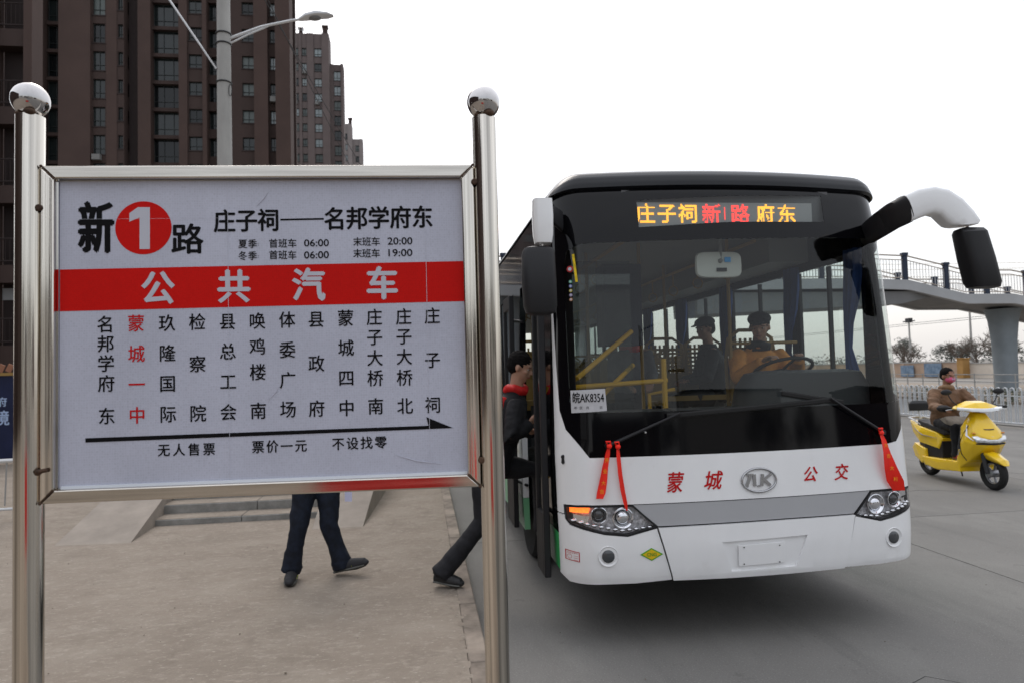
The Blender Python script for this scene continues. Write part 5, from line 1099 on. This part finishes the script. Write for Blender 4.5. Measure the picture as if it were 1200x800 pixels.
mb.tube([(0, 0, .9), (5.6, 0, .9)], .05, 5); mb.tube([(0, 0, .45), (5.6, 0, .45)], .04, 5); solo('roof_railing', mb, m_galv, 'thin pale railing along the roof of the second tower', 'railing', (-24, 134.6, 68.7))
# ---------------------------------------------------------------- street lamp on a concrete pole
lp = thing('street_lamp', 'round concrete pole carrying a curved arm street lamp above the sign board', 'street lamp', (-4.22, 15.5, .12))
mb = MB(); mb.tube([(0, 0, 0), (0, 0, 6.2), (.0, 0, 12)], [.19, .155, .13], 20); part('pole', mb, m_conc, lp)
for z in (9.02, 9.25, 8.15):
    mb = MB(); mb.tube([(.153 * math.cos(a), .153 * math.sin(a), z) for a in [q * math.pi / 10 for q in range(20)]], .018, 6, closed=True); part('clamp_band', mb, m_darkin, lp)
mb = MB(); mb.tube([(.12, 0, 9.16), (.8, 0, 9.45), (1.45, 0, 9.62), (1.8, 0, 9.68)], [.032, .03, .03, .03], 8); mb.tube([(.12, 0, 9.04), (.5, 0, 9.25), (.95, 0, 9.47)], .02, 8); part('lamp_arm', mb, m_galv, lp)
mb = MB(); loft(mb, [((1.62, 0, 9.65), (0, .05, 0), (0, 0, .035)), ((1.78, 0, 9.72), (0, .13, 0), (0, 0, .065)), ((2.0, 0, 9.77), (0, .15, 0), (0, 0, .075)), ((2.25, 0, 9.77), (0, .13, 0), (0, 0, .045)), ((2.38, 0, 9.765), (0, .05, 0), (0, 0, .015))], 16, 2.4); lh = part('lamp_head', mb, m_galv, lp)
mb = MB(); mb.ball((1.95, 0, 9.70), (.16, .11, .05), 14, 8); part('lamp_glass', mb, M('lamp glass', (.2, .2, .2), .2), lh)
mb = MB(); mb.tube([(.155 + .03 * math.cos(a), -.1, 7.95 + .14 * math.sin(a)) for a in [q * .628 for q in range(10)]], .008, 5, closed=True); part('cable_loop', mb, m_darkin, lp)
def wire(label, pts, r=.012, sag=.0, mat=m_darkin, group=None):
    a, b = Vector(pts[0]), Vector(pts[1]); n = 20; mb = MB()
    mb.tube([a.lerp(b, i / n) - Vector((0, 0, sag * 4 * (i / n) * (1 - i / n))) for i in range(n + 1)], r, 5); return solo('cable', mb, mat, label, 'cable', tuple(a), group, world=True)
wire('pale stay cable running up to the left from the concrete pole', [(-4.36, 15.42, 8.55), (-8.2, 15.0, 14.5)], .022, 0, m_galv)
wire('thin dark wire sagging from the pole past the brown tower', [(-4.1, 15.5, 11.6), (3.4, 60, 6.4)], .012, .6)
wire('thin dark wire beside the first, running behind the tower edge', [(-4.1, 15.5, 12), (1.4, 60, 5.6)], .012, .5)
# ---------------------------------------------------------------- footbridge
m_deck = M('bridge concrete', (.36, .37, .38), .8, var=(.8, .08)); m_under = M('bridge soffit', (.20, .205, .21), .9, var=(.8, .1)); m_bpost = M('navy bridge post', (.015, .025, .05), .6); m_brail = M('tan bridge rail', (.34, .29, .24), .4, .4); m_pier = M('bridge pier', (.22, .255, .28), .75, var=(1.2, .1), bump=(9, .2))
fb = thing('footbridge', 'pale concrete footbridge with navy posts and railings crossing behind the bus', 'bridge', (24, 30, 0))
YB = 30.2; HB = 1.6
prof = [(-16, 4.95), (19.6, 5.05), (22.0, 4.95), (24.9, 4.28), (27.3, 4.26), (36, 2.6)]
def dz(x): return lerp(x, prof)
for sname, yy in (('edge_beam', -HB), ('edge_beam', HB)):
    mb = MB()
    for (a, za), (b, zb) in zip(prof, prof[1:]):
        mb.add([(a - 24, yy - .12, za), (b - 24, yy - .12, zb), (b - 24, yy + .12, zb), (a - 24, yy + .12, za), (a - 24, yy - .12, za + .45), (b - 24, yy - .12, zb + .45), (b - 24, yy + .12, zb + .45), (a - 24, yy + .12, za + .45)], [(0, 1, 2, 3), (4, 7, 6, 5), (0, 4, 5, 1), (1, 5, 6, 2), (2, 6, 7, 3), (3, 7, 4, 0)])
    part(sname, mb, m_deck, fb)
mb = MB()
for (a, za), (b, zb) in zip(prof, prof[1:]): mb.add([(a - 24, -HB + .121, za + .08), (b - 24, -HB + .121, zb + .08), (b - 24, HB - .121, zb + .08), (a - 24, HB - .121, za + .08), (a - 24, -HB + .121, za + .3), (b - 24, -HB + .121, zb + .3), (b - 24, HB - .121, zb + .3), (a - 24, HB - .121, za + .3)], [(0, 1, 2, 3), (4, 7, 6, 5), (0, 4, 5, 1), (2, 6, 7, 3)])
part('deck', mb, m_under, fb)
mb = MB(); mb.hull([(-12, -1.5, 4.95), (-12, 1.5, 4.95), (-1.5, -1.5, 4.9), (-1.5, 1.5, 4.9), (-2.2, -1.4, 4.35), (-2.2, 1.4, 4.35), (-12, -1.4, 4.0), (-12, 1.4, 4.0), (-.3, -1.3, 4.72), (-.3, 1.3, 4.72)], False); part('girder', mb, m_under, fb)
for x in (-26, 4.25):
    mb = MB(); zt = dz(x + 24); loft(mb, [((x, 0, -.05), (.42, 0, 0), (0, .42, 0)), ((x, 0, zt - 1.5), (.48, 0, 0), (0, .48, 0)), ((x, 0, zt - .5), (.54, 0, 0), (0, .6, 0)), ((x, 0, zt + .05), (.6, 0, 0), (0, .8, 0))], 20, 3); part('pier', mb, m_pier, fb)
b_ = MB(); b_.bx(-.09, .09, -.09, .09, -.25, 1.20); b_.bx(-.12, .12, -.12, .12, 1.12, 1.25); pm_ = b_.mesh('post')
for yy in (-HB, HB):
    x = -15
    while x < 35.5:
        o = link('railing_post', pm_, m_bpost, fb); o.location = (x - 24, yy, dz(x) + .45); x += 2.05
    for h_ in (1.12, .92, .10):
        mb = MB(); mb.tube([(a - 24, yy, z + .45 + h_) for a, z in prof], .035 if h_ > 1.1 else .022, 6); part('handrail', mb, m_brail, fb)
    mb = MB(); x = -15
    while x < 35.5: mb.tube([(x - 24, yy, dz(x) + .57), (x - 24, yy, dz(x) + 1.36)], .017, 4); x += .15
    o = part('balusters', mb, M('white baluster', (.5, .5, .5), .5) if yy < 0 else bpy.data.materials['white baluster'], fb); o['kind'] = 'stuff'
mb = MB(); mb.bx(-.28, .28, -.02, .02, -.12, .12); solo('red_panel', mb, m_redcoat, 'small red sign tied to the footbridge railing', 'sign', (21.9, 31.6, 6.1))
# ---------------------------------------------------------------- white road railing, hedge
rf = thing('road_railing', 'white arched steel railing dividing the road', 'railing', (14.75, 20, 0))
b_ = MB(); b_.tube([(0, -.07, .1), (0, -.07, .92), (0, -.052, .985), (0, 0, 1.01), (0, .052, .985), (0, .07, .92), (0, .07, .1)], .017, 6); am = b_.mesh('arch')
b_ = MB(); b_.tube([(0, .026 * math.cos(a), .72 + .026 * math.sin(a)) for a in [q * .785 for q in range(8)]], .008, 4, closed=True); rm = b_.mesh('ring')
y = 9.0; k = 0
while y < 70 and k < 285:
    o = link('arch_bar', am, m_fence, rf); o.location = (0, y - 20, 0)
    if y < 30: q = link('ring', rm, m_fence, o); q.location = (0, .105, 0)
    y += .21; k += 1
for z in (.12, .72 + .0):
    if z > .5: continue
    mb = MB(); mb.tube([(0, -11.2, z), (0, 50, z)], .024, 6); part('bottom_rail', mb, m_fence, rf)
mb = MB(); mb.tube([(0, -11.2, .80), (0, 50, .80)], .012, 6); part('middle_rail', mb, m_fence, rf)
b_ = MB(); b_.bx(-.03, .03, -.03, .03, 0, 1.06); b_.bx(-.12, .12, -.09, .09, 0, .06); pmx = b_.mesh('post')
for i in range(20): o = link('railing_post', pmx, m_fence, rf); o.location = (0, -11.1 + i * 3.0, 0)
def leaves(mb, c, r, n, s, rnd, flat=1.):
    for _ in range(n):
        d = Vector((rnd.gauss(0, 1), rnd.gauss(0, 1), rnd.gauss(0, 1))).normalized() * (rnd.random() ** .4); p = Vector(c) + Vector((d.x * r[0], d.y * r[1], d.z * r[2]))
        a = Vector((rnd.gauss(0, 1), rnd.gauss(0, 1), rnd.gauss(0, 1))).normalized(); b = a.orthogonal().normalized(); k = s * rnd.uniform(.6, 1.3)
        mb.add([p - a * k, p + b * k * .45, p + a * k, p - b * k * .45], [(0, 1, 2, 3)])
m_leafd = M('hedge leaves', (.035, .045, .022), .7, var=(3, .4)); m_ever = M('evergreen leaves', (.085, .09, .078), .8, var=(.6, .35)); m_bark = M('bare bark', (.10, .08, .065), .95)
rnd = random.Random(3)
for k in range(22):
    y0 = 14 + k * 2.2
    mb = MB(); leaves(mb, (0, 0, .36), (.38, .95, .34), 420, .055, rnd)
    solo('hedge', mb, m_leafd, ('clipped dark green hedge behind the white road railing, ' + ['nearest to the camera','second from the near end','third from the near end','fourth from the near end'][k]) if k < 4 else 'clipped hedge block in the farther, overlapping part of the row', 'hedge', (21.3, y0, 0), 'hedge blocks along the far side of the road', smooth=0)
rf2 = thing('far_railing', 'second grey railing behind the hedge', 'railing', (23.0, 30, .1))
mb = MB(); 
for z in (.35, .7, 1.0): mb.tube([(0, -16, z), (0, 40, z)], .02, 5)
part('rails', mb, m_conc, rf2)
b_ = MB(); b_.tube([(0, 0, 0), (0, 0, 1.05)], .025, 5); bm_ = b_.mesh('bar')
for k in range(56): o = link('bar', bm_, m_conc, rf2); o.location = (0, -16 + k, 0)
# far wall, panels, gate pillar
def farwall(x, ya, yb, z, mat, lab, cat='wall', cap=True):
    t = thing('boundary_wall', lab, cat, (x, (ya + yb) / 2, 0)); L2 = (yb - ya) / 2
    part('wall', MB().bx(0, .25, -L2, L2, 0, z), mat, t); part('coping', MB().bx(-.06, .31, -L2, L2, z, z + .09), m_conc, t)
    for i in range(int(L2 * 2 / 4)): part('buttress', MB().bx(-.05, -.001, -L2 + 4 * i, -L2 + 4 * i + .35, 0, z), mat, t)
    return t
m_beige = M('beige wall', (.36, .26, .19), .9, var=(.6, .15)); m_pale = M('pale wall', (.56, .50, .43), .9, var=(.6, .1))
farwall(50, 57.6, 90, 1.45, m_beige, 'beige brown boundary wall behind the hedge at the left'); farwall(50, 30, 57.0, 1.30, m_pale, 'pale cream boundary wall left and right of the bridge pier')
mb = MB(); mb.bx(-.35, .35, -.35, .35, 0, 1.75); mb.bx(-.42, .42, -.42, .42, 1.75, 1.85); solo('gate_pillar', mb, M('ochre render', (.34, .19, .06), .8, var=(2, .1)), 'ochre yellow gate pillar between the beige and pale walls', 'pillar', (49.6, 57.3, 0))
for i, (yy, wd) in enumerate(((65.0, 1.9), (61.4, 2.3))):
    mb = MB(); mb.bx(0, .06, -wd / 2, wd / 2, .1, 1.25 + .15 * i); pn = solo('blue_panel', mb, M('blue poster %d' % i, (.10, .17, .26), .7, var=(2.5, .25), col2=(.20, .27, .36)), ['smaller blue poster panel near the bus', 'larger blue poster panel behind the rider'][i], 'poster', (49.8, yy, 0))
mb = MB(); mb.bx(0, .05, -.5, .5, .0, .9); solo('green_bin_screen', mb, M('green panel', (.02, .16, .09), .6), 'green panel behind the white railing next to the bus', 'panel', (24, 35.8, .1))
# far utility poles and wires
for i, (x, yy, h_, lab) in enumerate(((66, 85.3, 7.3, 'utility pole with a crossarm left of the rider'), (66, 74.8, 8.2, 'thinner bare pole between the rider and the bridge pier'), (66, 64.0, 8.6, 'pole right of the bridge pier'))):
    t = thing('utility_pole', lab, 'pole', (x, yy, 0)); part('pole', MB().tube([(0, 0, -.1), (0, 0, h_)], [.17, .10], 8), m_conc, t)
    if i == 0: part('crossarm', MB().bx(-.08, .08, -1.1, 1.1, h_ - .35, h_ - .2), m_darkin, t); part('transformer', MB().bx(-.25, .25, -.4, .4, h_ - .45, h_ + .15), m_darkin, t)
for k, z in enumerate((7.0, 6.75)): wire('horizontal far wire strung past the utility poles' + (' at crossarm height' if k else ''), [(66, 180, z), (66, 20, z - .3)], .028, .1, m_darkin)
for k, z in enumerate((6.4, 6.1, 5.7)): wire(['upper', 'middle', 'lower'][k] + ' of three thin lines seen between sign post and bus', [(-8, 52, z * 1.55), (60, 52, z * 1.55)], .014, .2, m_tan)
# trees
def bare_tree(x, y, h, seed, lab, grp):
    r_ = random.Random(seed); t = thing('bare_tree', lab, 'tree', (x, y, 0), group=grp); tk = MB(); cr_ = MB()
    tk.tube([(0, 0, -.1), (r_.uniform(-.1, .1), r_.uniform(-.1, .1), h * .25), (r_.uniform(-.2, .2), r_.uniform(-.2, .2), h * .45)], [h * .028, h * .022, h * .016], 7)
    def br(p, d, L_, r, lv):
        q = p + d * L_; m = p.lerp(q, .5) + Vector((r_.gauss(0, .05), r_.gauss(0, .05), r_.gauss(0, .04))) * L_; cr_.tube([p, m, q], [max(r, .012), max(.012, r * .75), max(.010, r * .5)], 4 if lv else 5, cap=False)
        if lv < 3:
            for _ in range(4 if lv < 2 else 3):
                n = (d + Vector((r_.gauss(0, .55), r_.gauss(0, .55), r_.gauss(.12, .35)))).normalized(); br(p.lerp(q, r_.uniform(.45, 1)), n, L_ * r_.uniform(.55, .8), r * .55, lv + 1)
    for i in range(6): a = i * 1.05 + r_.random(); br(Vector((0, 0, h * (.22 + .04 * i))), Vector((math.cos(a), math.sin(a), 1.1)).normalized(), h * .26, h * .012, 0)
    part('trunk', tk, m_bark, t); part('crown', cr_, m_bark, t)
def evergreen(x, y, h, w_, seed, lab, grp):
    r_ = random.Random(seed); t = thing('evergreen_tree', lab, 'tree', (x, y, 0), group=grp); part('trunk', MB().tube([(0, 0, -.1), (0, 0, h * .7)], [h * .03, h * .015], 6), m_bark, t); mb = MB()
    for _ in range(22): a = r_.random() * 6.28; q = r_.random() ** .6; leaves(mb, (math.cos(a) * q * w_ * .7, math.sin(a) * q * w_ * .7, h * (.42 + .42 * r_.random() * (1.1 - q * .5))), (w_ * .26, w_ * .26, h * .13), 90, .17, r_)
    part('crown', mb, m_ever, t, smooth=0)
LB = ['bare winter tree with spreading twigs directly behind the rider', 'small bare tree beside the utility pole', 'bare tree immediately left of the bridge pier', 'bare tree at the right picture edge', 'bare leafless tree further back between the poles', 'slender bare tree behind the white railing near the bus']
for i, (x, y, h) in enumerate(((60, 69.5, 5.2), (60, 77.5, 4.2), (56, 63.0, 5.0), (52, 50.0, 5.6), (75, 80, 5.5), (70, 92, 5.5))): bare_tree(x, y, h, 40 + i, LB[i], 'bare winter trees beyond the road')
LE = ['dark evergreen clump left of the rider, behind the bus corner', 'broad dark evergreen behind the rider', 'rounded dark evergreen next to the broad one', 'dark evergreen beside the bridge pier', 'dark evergreen right of the bridge pier']
for i, (x, y, h, w_) in enumerate(((90, 118, 7.0, 3.2), (90, 106.5, 5.4, 3.6), (90, 103.0, 5.0, 3.0), (90, 95.5, 5.6, 3.4), (90, 86, 5.4, 3.6))): evergreen(x, y, h, w_, 60 + i, LE[i], 'dark evergreens on the horizon')
r_ = random.Random(5); mb = MB()
for k in range(60): y = 40 + k * 3.2; leaves(mb, (0, y - 100, 1.3 + r_.random()), (2, 3, 1.6 + r_.random()), 60, .4, r_)
o = link('far_treeline', mb.mesh('far_treeline', 0), m_ever, None, None, (120, 100, 0)); o['kind'] = 'stuff'; o['label'] = 'low far line of trees on the horizon'
t = thing('shop_building', 'long brown block beside the pavement, out of frame to the left', 'building', (-26, 0, 0)); part('wall', MB().bx(-5, 5, -25, 16, 0, 13), m_brick, t); part('roof', MB().bx(-5.4, 5.4, -25.4, 16.4, 13, 13.3), m_darkin, t)
# ---------------------------------------------------------------- the street behind the camera (seen only in reflections)
for i, (x, y, w_, h_) in enumerate(((-30, -55, 26, 9), (2, -62, 22, 7), (30, -58, 24, 10), (60, -40, 20, 8))):
    t = thing('shop_building', ['grey', 'brown', 'long grey', 'low brown'][i] + ' two storey shop row across the street behind the camera', 'building', (x, y, 0)); part('wall', MB().bx(-w_ / 2, w_ / 2, -8, 0, 0, h_), m_brick if i % 2 else m_conc, t); part('roof', MB().bx(-w_ / 2 - .4, w_ / 2 + .4, -8.4, .4, h_, h_ + .3), m_darkin, t)
for i, (x, y, h_) in enumerate(((4.5, -20, 8.5), (9.0, -26, 8))):
    t = thing('street_lamp', ['street lamp with a single arm standing behind the camera', 'electric pole with a crossarm standing behind the camera'][i], 'street lamp', (x, y, 0)); part('pole', MB().tube([(0, 0, 0), (0, 0, h_)], .11, 10), m_conc, t)
    part('lamp_arm', MB().tube([(0, 0, h_ - .3), (1.6, 0, h_ + .1), (2.3, 0, h_)], [.04, .04, .1], 8) if i == 0 else MB().bx(-.9, .9, -.05, .05, h_ - .8, h_ - .65), m_darkin, t)
for i in range(5): evergreen(-18 + i * 13.7 + (i % 2) * 3, -38 - (i % 3) * 3, 7.5, 4.2, 80 + i, ['first', 'second', 'third', 'fourth', 'fifth'][i] + ' leafy tree of the row behind the camera', 'row of trees behind the camera')
bn = thing('red_panel', 'low red cloth banner on two poles, added behind the camera for its reflection', 'prop', (-.62, -1.3, .12)); mb = MB(); mb.grid(lambda a, b: (-.5 + a, .02 * math.sin(a * 14), .55 + .62 * b), 24, 4); part('cloth', mb, m_redcoat, bn)  # unseen red cloth, added to put red reflections into the sign frame
for s in (-.52, .52): part('pole', MB().tube([(s, 0, 0), (s, 0, 1.25)], .015, 8), m_darkin, bn)
